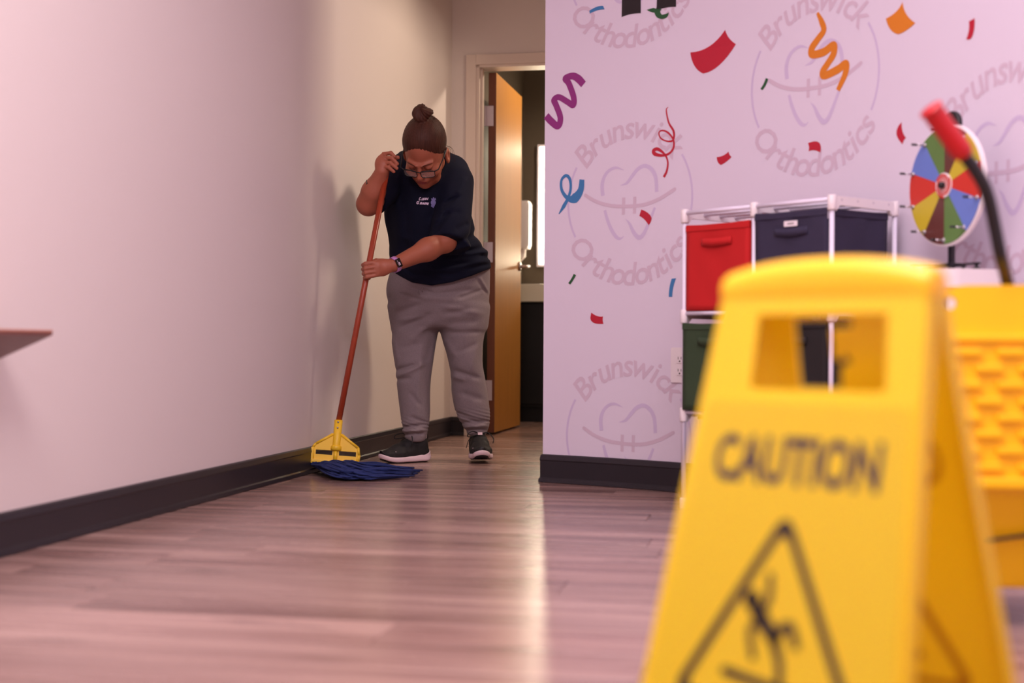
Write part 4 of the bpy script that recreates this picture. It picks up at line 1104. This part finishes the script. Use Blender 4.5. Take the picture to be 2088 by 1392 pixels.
def body_sdf(p):
    d = head_sdf(to_head(p)) * HS
    nk = chain(p, [hd(0, 0.035, -0.06), A(872, 345, 6.07)], [0.060, 0.066], 0.02)
    d = smin(d, nk, 0.02)
    d = smin(d, sd_cap(p, shR + np.array((0.02, 0, 0)), shL - np.array((0.02, 0, 0)), 0.065, 0.065), 0.03)
    d = smin(d, chain(p, [A(875, 370, 6.08), A(885, 480, 6.14), hipc], [0.11, 0.13, 0.13], 0.05), 0.05)
    for kx, an in (((852, 720, 6.17), ankL), ((948, 720, 6.2), ankR)):
        hp_ = A(855 if kx[0] < 900 else 935, 620, 6.2)
        d = smin(d, chain(p, [hp_, A(*kx), an], [0.075, 0.056, 0.026], 0.03), 0.04)
    d = smin(d, arms_sdf(p), 0.012)
    d = smin(d, hands_sdf(p), 0.003)
    return d
person = surf('person', body_sdf, (-0.72, 5.62, 0.06), (-0.04, 6.34, 1.50), 0.0031, [M['skin'], M['lips']], None)
tag(person, 'woman in navy t-shirt and grey joggers bending over a mop', 'person')
me = person.data
co = np.empty(len(me.vertices) * 3, np.float32); me.vertices.foreach_get('co', co); co = co.reshape(-1, 3)
q = to_head(co); lipv = (np.abs(q[:, 0]) < 0.020) & (q[:, 1] < -0.093) & (np.abs(q[:, 2] + 0.0608) < 0.0105 - 0.25 * np.abs(q[:, 0]))
for pl in me.polygons:
    if all(lipv[v] for v in pl.vertices): pl.material_index = 1

# ---- t-shirt
srows = [row(585, 806, 1000, 6.17, 0.165), row(545, 797, 1002, 6.16, 0.175), row(510, 792, 992, 6.14, 0.175), row(480, 789, 974, 6.12, 0.168),
         row(440, 783, 962, 6.10, 0.162), row(400, 786, 950, 6.08, 0.150), row(360, 790, 945, 6.07, 0.135), row(335, 800, 935, 6.08, 0.115), row(316, 820, 915, 6.10, 0.085)]
srows.append((srows[0][0] - 0.03, srows[0][1], 6.17, srows[0][3], 0.165))
hx = np.array([780, 800, 840, 880, 920, 960, 1002, 1020]); hy = np.array([550, 557, 577, 583, 576, 563, 546, 542])
nL = (elL - shL) / np.linalg.norm(elL - shL)
cutL = A(915, 489, 5.83)
sdirL = A(905, 500, 5.84) - A(933, 372, 6.02); sdirL /= np.linalg.norm(sdirL)
SF_ = [(795, 420, 800, 520, -0.006, 10), (830, 430, 822, 540, -0.005, 9), (860, 470, 880, 560, 0.005, 12), (905, 505, 990, 470, -0.007, 6), (900, 530, 995, 500, -0.006, 6), (890, 555, 998, 530, 0.005, 7),
       (870, 450, 900, 400, -0.005, 7), (885, 470, 915, 430, -0.005, 6), (840, 560, 900, 572, -0.004, 5), (930, 400, 950, 360, 0.004, 8), (965, 470, 998, 505, -0.008, 6), (975, 520, 1000, 528, -0.005, 5),
       (812, 360, 820, 430, -0.005, 9), (900, 415, 935, 400, -0.006, 4), (895, 440, 940, 432, -0.004, 6), (838, 380, 842, 420, 0.004, 8), (905, 515, 970, 500, 0.005, 5), (880, 545, 960, 535, -0.005, 4), (850, 558, 930, 560, -0.004, 4), (930, 520, 1000, 512, 0.005, 4), (945, 548, 998, 538, -0.005, 4), (822, 545, 850, 565, -0.005, 4), (897, 425, 925, 405, -0.004, 4), (885, 455, 905, 430, 0.004, 5), (925, 470, 955, 455, -0.005, 6), (810, 480, 860, 500, 0.004, 8)]
def shirt_sdf(p):
    d = loft(p, srows)
    d = smin(d, sd_cap(p, A(826, 342, 6.07), A(922, 350, 6.07), 0.062, 0.072), 0.05)
    slv = sd_cap(p, A(928, 372, 6.03), A(914, 520, 5.84), 0.080, 0.084)
    slv = smax(slv, (p - cutL) @ np.array(sdirL), 0.006)
    d = smin(d, slv, 0.022)
    sr = sd_cap(p, A(818, 352, 6.04), A(758, 410, 5.87), 0.072, 0.066)
    nR = (elR - shR) / np.linalg.norm(elR - shR)
    sr = smax(sr, (p - A(760, 409, 5.875)) @ nR, 0.006)
    d = smin(d, sr, 0.02)
    d = d - 1.6 * fold(p, SF_)
    k = F / p[:, 1]; X = 1044 + p[:, 0] * k
    zh = H + (702 - np.interp(X, hx, hy)) / F * p[:, 1]
    d = smax(d, zh - p[:, 2] + 0.010 * (p[:, 1] > 6.15) * 0, 0.006)
    # neck opening
    nkc = sd_cap(p, hd(0, 0.03, -0.05), A(872, 345, 6.06), 0.066, 0.074)
    d = smax(d, -nkc, 0.008)
    return d
shirt = surf('shirt', shirt_sdf, (-0.62, 5.70, 0.70), (-0.04, 6.38, 1.38), 0.0042, M['navy'], person)
shd = empty_T = None
# collar ribbing
bm = bmesh.new(); ax0 = Vector(hd(0, 0.03, -0.05)); ax1 = Vector(A(872, 345, 6.06)); t = (ax1 - ax0).normalized()
ring = []
for k in range(41):
    a = 2 * math.pi * k / 40; u_ = t.orthogonal().normalized(); w_ = t.cross(u_)
    ring.append(ax0.lerp(ax1, 0.70) + (u_ * math.cos(a) + w_ * math.sin(a)) * 0.0735)
add_tube(bm, ring, 0.006, 8); from_bm('collar', bm, M['navy'], shirt, True)

# shirt print, projected on the cloth
dg = bpy.context.evaluated_depsgraph_get()
bvh = BVHTree.FromPolygons([tuple(v) for v in co], [])if False else None
sme = shirt.data; sco = [v.co.copy() for v in sme.vertices]; sbvh = BVHTree.FromPolygons(sco, [tuple(p_.vertices) for p_ in sme.polygons])
def onto_shirt(me, m, name, parent):
    for v in me.vertices:
        px, py = v.co.x, v.co.y
        o_ = Vector((0, 0, H)); d_ = ray(px, py).normalized(); loc, nr, i, ds = sbvh.ray_cast(o_, d_)
        if loc is None: loc = P(px, py, 5.95)
        v.co = loc - d_ * 0.0035
    return link(name, me, m, parent)
def shirt_text(txt, x, y, w, h, slope, name):
    out = text_mesh(txt[0], 1.0, 0.05, 0.4); a = text_mesh(txt[1:], 0.72, 0.045, 0.4)
    for me, x0, ww, hh in ((out, x, w * 0.24, h), (a, x + w * 0.25, w * 0.75, h * 0.74)):
        xs = [v.co.x for v in me.vertices]; ys = [v.co.y for v in me.vertices]
        for v in me.vertices:
            u = (v.co.x - min(xs)) / (max(xs) - min(xs)); vv = (v.co.y - min(ys)) / (max(ys) - min(ys))
            X = x0 + u * ww; v.co = (X, y - vv * hh + (X - x) * slope, 0)
        onto_shirt(me, M['print_w'], name, shirt)
shirt_text('CLEAN', 854, 408.5, 20, 6.5, -0.05, 'lettering')
shirt_text('GIRAFFE', 849, 416, 26, 6.8, 0.08, 'lettering')
me = plate_mesh([(883.5 + 5.2 * math.cos(a), 413 - 6 * math.sin(a)) for a in np.linspace(0, 2 * math.pi, 17)[:-1]], [], 0); onto_shirt(me, M['print_v'], 'shirt_emblem', shirt)
me = plate_mesh([(879, 421), (879, 418), (884, 419), (884, 417), (887, 418), (884, 424)], [], 0); onto_shirt(me, M['print_v'], 'shirt_emblem', shirt)
me = plate_mesh([(880, 408), (879, 404), (882, 405), (883, 402), (885, 402), (886, 405), (888, 403), (889, 408)], [], 0); onto_shirt(me, M['print_v'], 'shirt_emblem', shirt)

# ---- joggers
hrows = [row(520, 815, 985, 6.16, 0.12), row(545, 800, 998, 6.17, 0.150), row(575, 790, 999, 6.19, 0.165), row(600, 788, 998, 6.20, 0.17), row(630, 794, 996, 6.20, 0.16), row(655, 799, 994, 6.2, 0.14), row(668, 803, 992, 6.2, 0.12)]
lL = [row(625, 793, 897, 6.20, 0.12), row(660, 798, 896, 6.20, 0.115), row(700, 801, 889, 6.19, 0.105), row(740, 805, 883, 6.17, 0.095), row(770, 808, 879, 6.16, 0.085), row(800, 811, 877, 6.16, 0.078), row(840, 816, 877, 6.16, 0.072), row(868, 820, 874, 6.15, 0.064), row(888, 824, 870, 6.145, 0.054), row(900, 832, 866, 6.14, 0.046)]
lR = [row(625, 886, 996, 6.20, 0.12), row(660, 892, 992, 6.20, 0.115), row(700, 905, 985, 6.20, 0.102), row(740, 915, 984, 6.20, 0.092), row(770, 920, 989, 6.21, 0.084), row(800, 921, 994, 6.22, 0.078), row(840, 929, 999, 6.23, 0.074), row(864, 941, 998, 6.235, 0.066), row(878, 950, 994, 6.235, 0.054), row(888, 954, 990, 6.235, 0.047)]
PF = [(815, 600, 860, 612, -0.005, 4), (835, 606, 940, 612, 0.004, 7), (930, 610, 985, 590, -0.004, 4), (900, 625, 985, 640, 0.004, 6), (810, 655, 870, 645, 0.004, 5), (915, 680, 980, 676, -0.004, 5), (930, 720, 975, 700, -0.003, 6), (815, 710, 865, 700, -0.003, 6), (975, 562, 997, 598, 0.003, 2.5),
      (860, 620, 805, 640, -0.006, 6), (880, 640, 812, 672, -0.006, 6), (885, 655, 830, 700, 0.005, 7), (905, 640, 960, 630, -0.005, 6), (900, 660, 975, 655, -0.005, 7), (972, 570, 992, 600, -0.0025, 3),
      (808, 756, 850, 745, -0.008, 5), (812, 768, 870, 740, 0.006, 5), (808, 775, 840, 772, -0.005, 5), (925, 755, 980, 772, -0.006, 5), (922, 768, 950, 775, 0.006, 5), (860, 700, 850, 860, 0.003, 5),
      (820, 872, 870, 866, -0.007, 3), (822, 880, 868, 878, 0.007, 3), (822, 887, 866, 884, -0.007, 2.6), (836, 850, 870, 862, -0.006, 4), (940, 862, 996, 858, -0.006, 3.5), (948, 871, 994, 868, 0.006, 3), (950, 877, 992, 876, -0.006, 2.6), (930, 840, 975, 860, -0.005, 4),
      (795, 600, 800, 640, -0.006, 5), (800, 690, 812, 740, 0.004, 6), (975, 690, 960, 760, 0.003, 7), (830, 585, 890, 600, -0.005, 4), (890, 600, 965, 590, -0.004, 5), (880, 690, 868, 745, -0.003, 6), (905, 690, 930, 730, 0.004, 7), (835, 800, 860, 830, -0.004, 5), (940, 800, 985, 815, -0.005, 6)]
def pants_sdf(p):
    d = loft(p, hrows)
    l1 = loft(p, lL); l2 = loft(p, lR)
    d = smin(d, smin(l1, l2, 0.006), 0.03)
    z = p[:, 2]
    rr = np.where(p[:, 0] < -0.26, 0.155, 0.19)
    cuff = np.exp(-((z - rr) / 0.035) ** 2)
    d = d - 1.5 * fold(p, PF) - 0.0022 * cuff * np.sin(z * 420 + 3 * p[:, 0] * 40)
    return d
pants = surf('joggers', pants_sdf, (-0.60, 5.96, 0.05), (-0.04, 6.42, 0.92), 0.0042, M['sweat'], person)
bm = bmesh.new(); add_tube(bm, [P(858, 586, 5.99), P(853, 593, 6.012), P(856, 600, 6.02)], 0.0014, 6); add_tube(bm, [P(862, 586, 5.99), P(861, 595, 6.012)], 0.0014, 6); from_bm('drawstring', bm, M['sweat'], pants, True)

# ---- hair
def hair_sdf(p):
    q = to_head(p)
    az = np.arctan2(q[:, 0], q[:, 2] - 0.02)
    # strands run from hairline to bun: ridges by angle seen from the bun axis
    e = sd_ell(q, (0, 0.016, 0.040), (0.0830, 0.103, 0.0990))
    bunax = np.array((0, 0.05, 0.13))
    r = q - bunax
    # direction angle around the axis through bun
    axd = np.array((0, 0.37, 0.93)); u1 = np.array((1, 0, 0)); u2 = np.cross(axd, u1)
    ang = np.arctan2(r @ u2, r @ u1)
    e = e - 0.0005 * np.sin(ang * 61 + 2 * np.sin(ang * 7)) - 0.0006 * np.sin(ang * 127 + 3 * np.sin(ang * 11))
    cut = (-0.020 - (0.84 * q[:, 1] + 0.54 * q[:, 2])) + (0.0012 * np.sin(q[:, 0] * 420) + 0.0025 * np.cos(q[:, 0] * 60)) * (q[:, 1] < 0)
    e = e + 0.0065 * np.exp(-np.clip(-cut, 0, 1) / 0.014)
    e = smax(e, cut, 0.003)
    low = -0.075 - q[:, 2]
    e = smax(e, low, 0.01)
    b = sd_ell(q, (0.0, 0.052, 0.150), (0.040, 0.036, 0.027))
    s_ = q - np.array((0, 0.052, 0.150)); ba = np.arctan2(s_[:, 1], s_[:, 0]); 
    b = b - 0.0045 * np.sin(ba * 3 + s_[:, 2] * 110 + 0.7) - 0.0012 * np.sin(ba * 17 + s_[:, 2] * 300)
    b = smin(b, sd_cap(q, (0, 0.045, 0.12), (0, 0.05, 0.14), 0.024, 0.020), 0.006)
    return smin(e, b, 0.004) * HS
hair = surf('hair', hair_sdf, tuple(np.array(HCEN) - 0.19), tuple(np.array(HCEN) + 0.20), 0.0026, M['hair'], person)
bm = bmesh.new(); add_tube(bm, [hd(0.0225 * math.cos(a), 0.048 + 0.0225 * math.sin(a), 0.134 - 0.004 * math.sin(a)) for a in np.linspace(0, 2 * math.pi, 25)], 0.0035, 8); from_bm('hair_tie', bm, M['hairtie'], hair, True)
bm = bmesh.new()
for k in range(3):
    a = random.random()
    st = hd(0.080, 0.02 + 0.01 * k / 9, 0.01 + 0.004 * k)
    e_ = P(918 + k * 5.0, 326 + 8 * random.random() + k * 0.8, 5.9); m_ = (Vector(st) + e_) / 2 + Vector((0.01, 0, 0.012 + 0.01 * a))
    add_tube(bm, spline([st, m_, e_], 5), 0.0006, 4)
for k in range(6):
    st = hd(0.03, 0.05, 0.15); e_ = P(889 + 4 * random.random(), 246 + 6 * k * 0.6, 5.83); add_tube(bm, spline([st, (Vector(st) + e_) / 2 + Vector((0.006, 0, 0.012 * random.random())), e_], 5), 0.0005, 4)
o = from_bm('loose_hair', bm, M['hair'], hair, True); o['kind'] = 'stuff'
bm = bmesh.new()
for s in (-1, 1):
    add_tube(bm, [hd(0.044 * s, -0.0885, -0.002), hd(0.032 * s, -0.0955, -0.004), hd(0.020 * s, -0.092, -0.002)], 0.0011, 6)
o = from_bm('eyelashes', bm, M['black_pl'], person, True)
for s in (-1, 1):
    bm = bmesh.new(); add_tube(bm, spline([hd(0.014 * s, -0.1015, 0.024), hd(0.032 * s, -0.0965, 0.029), hd(0.050 * s, -0.0825, 0.024)], 4), [0.0004, 0.001, 0.0014, 0.0015, 0.0015, 0.0013, 0.0011, 0.0008, 0.0003], 6)
    from_bm('eyebrow', bm, M['hair'], person, True)

# ---- glasses
gl = bpy.data.objects.new('glasses', None)
bm = bmesh.new()
GY, GZ = -0.1165, -0.004
def gp(x, z): return hd(x, GY + 2.6 * x * x, GZ + z)
for s in (-1, 1):
    lp = [gp(a, b) for a, b in rrect(0.034 * s, 0, 0.052, 0.034, 0.010, 4)]
    add_tube(bm, lp + lp[:1], 0.0017, 8)
    add_tube(bm, [gp(0.009 * s, 0.013), gp(0.034 * s, 0.0172), gp(0.059 * s, 0.013)], 0.0026, 8)
    add_tube(bm, [gp(0.060 * s, 0.011), hd(0.074 * s, -0.095, 0.008), hd(0.081 * s, -0.03, 0.008), hd(0.083 * s, 0.012, 0.010), hd(0.081 * s, 0.03, -0.012)], 0.0026, 8)
add_tube(bm, [gp(-0.010, 0.008), gp(0, 0.011), gp(0.010, 0.008)], 0.0024, 8)
gl = from_bm('glasses', bm, M['black_pl'], person, True)
for s in (-1, 1):
    bm = bmesh.new(); vs = [bm.verts.new(gp(a, b)) for a, b in rrect(0.034 * s, 0, 0.050, 0.032, 0.009, 4)]; f_ = bm.faces.new(vs)
    r = bmesh.ops.extrude_face_region(bm, geom=[f_]); dv = Vector(hd(0, -0.001, 0)) - Vector(hd(0, 0, 0)); bmesh.ops.translate(bm, vec=dv, verts=[g for g in r['geom'] if isinstance(g, bmesh.types.BMVert)])
    from_bm('lens', bm, M['lens'], gl)

# ---- wrist band with screen, and armband
wb = A(801, 541, 5.70); fd = (elL - wrL) / np.linalg.norm(elL - wrL); fd = Vector(fd)
wb = Vector(wrL) + fd * 0.004
u_ = (Vector((0, -1, 0)) - fd * fd.dot(Vector((0, -1, 0)))).normalized(); w_ = fd.cross(u_)
bm = bmesh.new(); rg = []
for dd, r in ((-0.009, 0.0295), (-0.0095, 0.0315), (0.0095, 0.0325), (0.009, 0.0305)):
    rg.append([bm.verts.new(wb + fd * dd + (u_ * math.cos(a) + w_ * math.sin(a)) * r) for a in np.linspace(0, 2 * math.pi, 37)[:-1]])
for i in range(4):
    for k in range(36): bm.faces.new((rg[i][k], rg[i][(k + 1) % 36], rg[(i + 1) % 4][(k + 1) % 36], rg[(i + 1) % 4][k]))
band = from_bm('wrist_band', bm, M['band'], person, True)
bm = bmesh.new(); cdir = (u_ * math.cos(0.25) - w_ * math.sin(0.25) * 0 + w_ * 0.12).normalized(); td = fd.cross(cdir).normalized()
add_box(bm, wb + cdir * 0.0335, (0.021, 0.036, 0.010), Matrix((fd, td, cdir)).transposed(), 0.003); scn = from_bm('tracker_screen', bm, M['screen'], band, True)
bm = bmesh.new(); add_box(bm, wb + cdir * 0.0388 + td * 0.004, (0.004, 0.012, 0.0004), Matrix((fd, td, cdir)).transposed()); add_box(bm, wb + cdir * 0.0388 + td * 0.0 - fd * 0.005, (0.0016, 0.022, 0.0004), Matrix((fd, td, cdir)).transposed())
from_bm('screen_readout', bm, M['print_w'], band)
fa = Vector((wrR - elR) / np.linalg.norm(wrR - elR)); cb = Vector(elR) * 0.45 + Vector(wrR) * 0.55
out_ = Vector((-1, 0.1, -0.4)); out_ = (out_ - fa * fa.dot(out_)).normalized(); tt = fa.cross(out_)
bm = bmesh.new(); add_box(bm, cb + out_ * 0.0405, (0.020, 0.026, 0.006), Matrix((fa, tt, out_)).transposed(), 0.002); from_bm('arm_tracker', bm, M['black_pl'], person)

# ---- shoes
def make_shoe(name, heel, ang, pitch_, side, z0):
    R3 = Matrix.Rotation(ang, 3, 'Z') @ Matrix.Rotation(pitch_, 3, 'Y'); Rn = np.array(R3); O = np.array((heel[0], heel[1], z0))
    LS = np.array((0.90, 1, 1))
    L_ = lambda p: ((p - O) @ Rn) / LS
    Wd = lambda x, y, z: O + Rn @ (np.array((x, y, z)) * LS)
    def foot2d(q): 
        d = sd_cap(np.stack([q[:, 0], q[:, 1], 0 * q[:, 0]], 1), (0.040, 0, 0), (0.175, 0.003 * side, 0), 0.037, 0.047)
        return smin(d, sd_cap(np.stack([q[:, 0], q[:, 1], 0 * q[:, 0]], 1), (0.175, 0.003 * side, 0), (0.235, 0.008 * side, 0), 0.047, 0.034), 0.01)
    def spring(q): return 0.016 * np.clip((q[:, 0] - 0.19) / 0.075, 0, 1.2) ** 2 + 0.006 * np.clip((0.03 - q[:, 0]) / 0.03, 0, 1.5) ** 2
    def sole(p):
        q = L_(p); b = spring(q); tp = 0.028 + 0.016 * np.clip((0.10 - q[:, 0]) / 0.1, 0, 1.2) - 0.004 * np.clip((q[:, 0] - 0.15) / 0.1, 0, 1) + b
        d = foot2d(q) - 0.003 * np.sin(np.clip((q[:, 2] - b) / 0.03, 0, 1) * 3.14) - 0.006 * np.clip((0.05 - q[:, 0]) / 0.05, 0, 1)
        return smax(d, np.maximum(b + 0.004 - q[:, 2], q[:, 2] - tp), 0.006)
    def tread(p):
        q = L_(p); b = spring(q)
        return smax(foot2d(q) + 0.003, np.maximum(b - q[:, 2], q[:, 2] - b - 0.005 - 0.035 * np.clip((q[:, 0] - 0.232) / 0.03, 0, 1)), 0.002)
    def upper(p):
        q = L_(p)
        d = chain(q, [(0.040, 0, 0.045), (0.052, 0, 0.085)], [0.034, 0.037], 0.02)
        d = smin(d, chain(q, [(0.055, 0, 0.070), (0.11, 0, 0.062), (0.17, 0.003 * side, 0.038), (0.23, 0.007 * side, 0.030)], [0.037, 0.037, 0.038, 0.028], 0.02), 0.02)
        d = smin(d, smax(foot2d(q) + 0.004, np.maximum(0.02 - q[:, 2], q[:, 2] - 0.044), 0.01), 0.02)
        d = smin(d, sd_ell(q, (0.092, 0, 0.108), (0.012, 0.026, 0.026)), 0.012)   # tongue
        d = smin(d, sd_ell(q, (0.016, 0, 0.108), (0.008, 0.018, 0.016)), 0.012)   # heel tab
        d = smax(d, -sd_cap(q, (0.050, 0, 0.10), (0.046, 0, 0.16), 0.029, 0.030), 0.006)
        d = smax(d, np.maximum(0.018 - q[:, 2], q[:, 2] - 0.128), 0.004)
        return d
    c = Wd(0.13, 0, 0.06); lo, hi = c - 0.19, c + 0.19; lo[2] = -0.01; hi[2] = 0.2
    up = surf(name, upper, lo, hi, 0.0032, M['shoe'], person)
    surf('sole', sole, lo, hi, 0.0032, M['sole'], up); surf('tread', tread, lo, hi, 0.004, M['black_pl'], up)
    bm = bmesh.new(); add_tube(bm, [Wd(0.050, 0, 0.075), Wd(0.048, 0, 0.175)], [0.031, 0.033], 18); from_bm('sock', bm, M['sock'], person, True)
    bm = bmesh.new()
    for i in range(5):
        x = 0.100 + i * 0.020; z = 0.1065 - i * 0.0135; w = 0.024
        add_tube(bm, spline([Wd(x, -w, z - 0.012), Wd(x + 0.004, -w * 0.5, z + 0.000), Wd(x + 0.006, 0, z + 0.002), Wd(x + 0.004, w * 0.5, z + 0.0), Wd(x, w, z - 0.012)], 3), 0.0022, 6)
    add_tube(bm, spline([Wd(0.105, 0, 0.110), Wd(0.125, -0.03, 0.122), Wd(0.150, -0.055, 0.112), Wd(0.150, -0.055, 0.098), Wd(0.12, -0.02, 0.104)], 5), 0.0022, 6)
    add_tube(bm, spline([Wd(0.105, 0, 0.110), Wd(0.115, 0.035, 0.116), Wd(0.125, 0.058, 0.09), Wd(0.13, 0.055, 0.07)], 5), 0.0022, 6)
    add_tube(bm, spline([Wd(0.105, 0, 0.110), Wd(0.12, -0.045, 0.09), Wd(0.13, -0.062, 0.05)], 5), 0.0018, 6)
    from_bm('laces', bm, M['shoe'], up, True)
    bm = bmesh.new(); R4 = R3 @ Matrix.Rotation(math.radians(62), 3, 'Y'); add_box(bm, Wd(0.122, 0, 0.112), (0.012, 0.020, 0.002), R3 @ Matrix.Rotation(math.radians(70), 3, 'Y')); from_bm('tongue_label', bm, M['sole'], up)
    # small tick shaped mark near the toe
    bm = bmesh.new(); sy = -1
    for (a, b) in (((0.176, 0.044), (0.184, 0.037)), ((0.184, 0.037), (0.205, 0.050))):
        pa, pb = [Wd(x, 0.041 * s_, z) for (x, z), s_ in ((a, side), (b, side))]; add_tube(bm, [pa, pb], 0.0016, 6)
    from_bm('side_mark', bm, M['sole'], up, True)
    return up
h1 = A(863, 938, 6.17)
make_shoe('shoe', (h1[0] + 0.022, 6.185), math.radians(180 + 33), 0.0, 1, 0.001)
h2 = A(972, 938, 6.25)
make_shoe('shoe', (h2[0], 6.275), math.radians(-90 + 9), math.radians(-4), -1, -0.001 + 0.004)

# ------------------------------------------------------------------ mop
HT, HB = P(789.5, 344, 5.765), P(690, 862, 5.615)
hdv = (HT - HB).normalized()
hub_ = P(684.5, 924, 5.595)
mp = empty('mop', (hub_.x, hub_.y, 0), 'wet mop with red brown handle, yellow frame and blue yarn, held by the woman', 'mop')
tube('handle', [HB - hdv * 0.05, HT], 0.0118, M['handle'], mp, 16)
av = (HB - hub_).normalized()
nv = Vector((0.05, -1, 0)); nv = (nv - av * av.dot(nv)).normalized(); uv = av.cross(nv); uv = uv if uv.x > 0 else -uv
nv = uv.cross(av); nv = nv if nv.y < 0 else -nv
MMx = Matrix.Translation(hub_) @ Matrix((uv, av, nv)).transposed().to_4x4()
if MMx.determinant() < 0: MMx = Matrix.Translation(hub_) @ Matrix((uv, av, nv)).transposed().to_4x4()
ol = [(-0.095, -0.036), (0.092, -0.036), (0.098, -0.004), (0.091, 0.028), (0.022, 0.078), (-0.022, 0.078), (-0.086, 0.030), (-0.094, 0.012)]
me = plate_mesh(ol, [[(-0.078, -0.008), (-0.013, -0.008), (-0.013, 0.010), (-0.078, 0.010)], [(0.013, -0.008), (0.080, -0.008), (0.080, 0.010), (0.013, 0.010)]], 0.009)
me.transform(MMx); fr2 = link('mop_frame', me, M['yellow_mop'], mp); md = fr2.modifiers.new('b', 'BEVEL'); md.width = 0.0015; md.segments = 2; md.limit_method = 'ANGLE'
bm = bmesh.new()
for a, b in (((-0.088, -0.03), (-0.090, 0.02)), ((-0.090, 0.02), (-0.080, 0.033)), ((-0.080, 0.033), (-0.016, 0.074)), ((0.016, 0.074), (0.086, 0.027)), ((0.086, 0.027), (0.092, -0.002)), ((0.092, -0.002), (0.086, -0.03))):
    add_tube(bm, [MMx @ Vector((a[0], a[1], 0.004)), MMx @ Vector((b[0], b[1], 0.004))], 0.0055, 8)
from_bm('rim_rib', bm, M['yellow_mop'], fr2, True)
bm = bmesh.new(); add_tube(bm, [MMx @ Vector((0, z, 0.002)) for z in (0.012, 0.03, 0.131)], [0.0145, 0.0155, 0.0165], 20); add_tube(bm, [MMx @ Vector((0, z, 0.006)) for z in (-0.034, 0.014)], 0.008, 10); from_bm('socket', bm, M['yellow_mop'], mp, True)
bm = bmesh.new(); add_tube(bm, [MMx @ Vector((0, z, 0.002)) for z in (0.010, 0.014, 0.026, 0.030)], [0.017, 0.0215, 0.0215, 0.019], 20); from_bm('lock_collar', bm, M['yellow_mop'], mp, True)
for z in (0.122, 0.100):
    bm = bmesh.new(); add_tube(bm, [MMx @ Vector((0, z, 0.016)), MMx @ Vector((0, z, 0.0205))], 0.0038, 10); from_bm('screw', bm, M['steel'], mp, True)
bm = bmesh.new(); add_box(bm, (-0.094, -0.014, 0.003), (0.014, 0.060, 0.016), None, 0.003); bmesh.ops.transform(bm, matrix=MMx, verts=bm.verts); from_bm('side_gate', bm, M['yellow_mop'], mp)
bm = bmesh.new(); add_box(bm, (0, -0.034, 0.004), (0.186, 0.013, 0.018), None, 0.003); bmesh.ops.transform(bm, matrix=MMx, verts=bm.verts); from_bm('clamp_bar', bm, M['yellow_mop'], mp)
bm = bmesh.new(); rs_ = random.Random(4)
for i in range(240):
    f = rs_.random(); front = rs_.random(); ru = rs_.uniform
    st = MMx @ Vector((-0.085 + 0.165 * f, -0.036, 0.002 + 0.004 * rs_.random()))
    far = 0.35 + 0.65 * rs_.random() ** 0.6
    ex = 690 + 80 * f + 105 * far - 26 * abs(front - 0.45) * 2 * (far > 0.6) + ru(-6, 6)
    ex = min(ex, 866)
    ly = 0.006 + 0.034 * rs_.random() * (1 - 0.6 * abs(front - 0.5))
    y0_, y1_ = 5.22 + 0.36 * (1 - front), 5.36 + 0.38 * (1 - front) + ru(-0.03, 0.03)
    x1 = 650 + 70 * f + ru(-4, 10)
    pts = [st, st + Vector((-0.006, -0.014, -0.014)), P(x1, 950, y0_ + 0.12)]
    for k, t in enumerate((0.3, 0.62, 1.0)):
        q_ = P(x1 + (ex - x1) * t, 950, y0_ + (y1_ - y0_) * t - 0.04 * math.sin(t * 3) * front + ru(-0.016, 0.016))
        q_.z = 0; pts.append(q_)
    zs = [None, None, ly + 0.016, ly + ru(0.002, 0.010), ly * 0.9 + ru(0, 0.008), 0.007 + ly * 0.45 * rs_.random()]
    pts = [tuple(p_) if z is None else (p_[0], p_[1], z) for p_, z in zip(pts, zs)]
    pts = spline(pts, 4); pts = [(p_[0], p_[1], max(0.0062, p_[2])) for p_ in pts]
    add_tube(bm, pts, 0.0034, 5)
yn = from_bm('yarn', bm, M['strand'], mp, True); yn['kind'] = 'stuff'
bm = bmesh.new(); add_tube(bm, spline([P(862, 965, 5.50) * 1.0, P(868, 966, 5.47), P(878, 967, 5.46)], 3), 0.001, 5)
for v_ in bm.verts: v_.co.z = max(0.004, v_.co.z * 0.1)
from_bm('loose_thread', bm, M['strand'], mp)['kind'] = 'stuff'
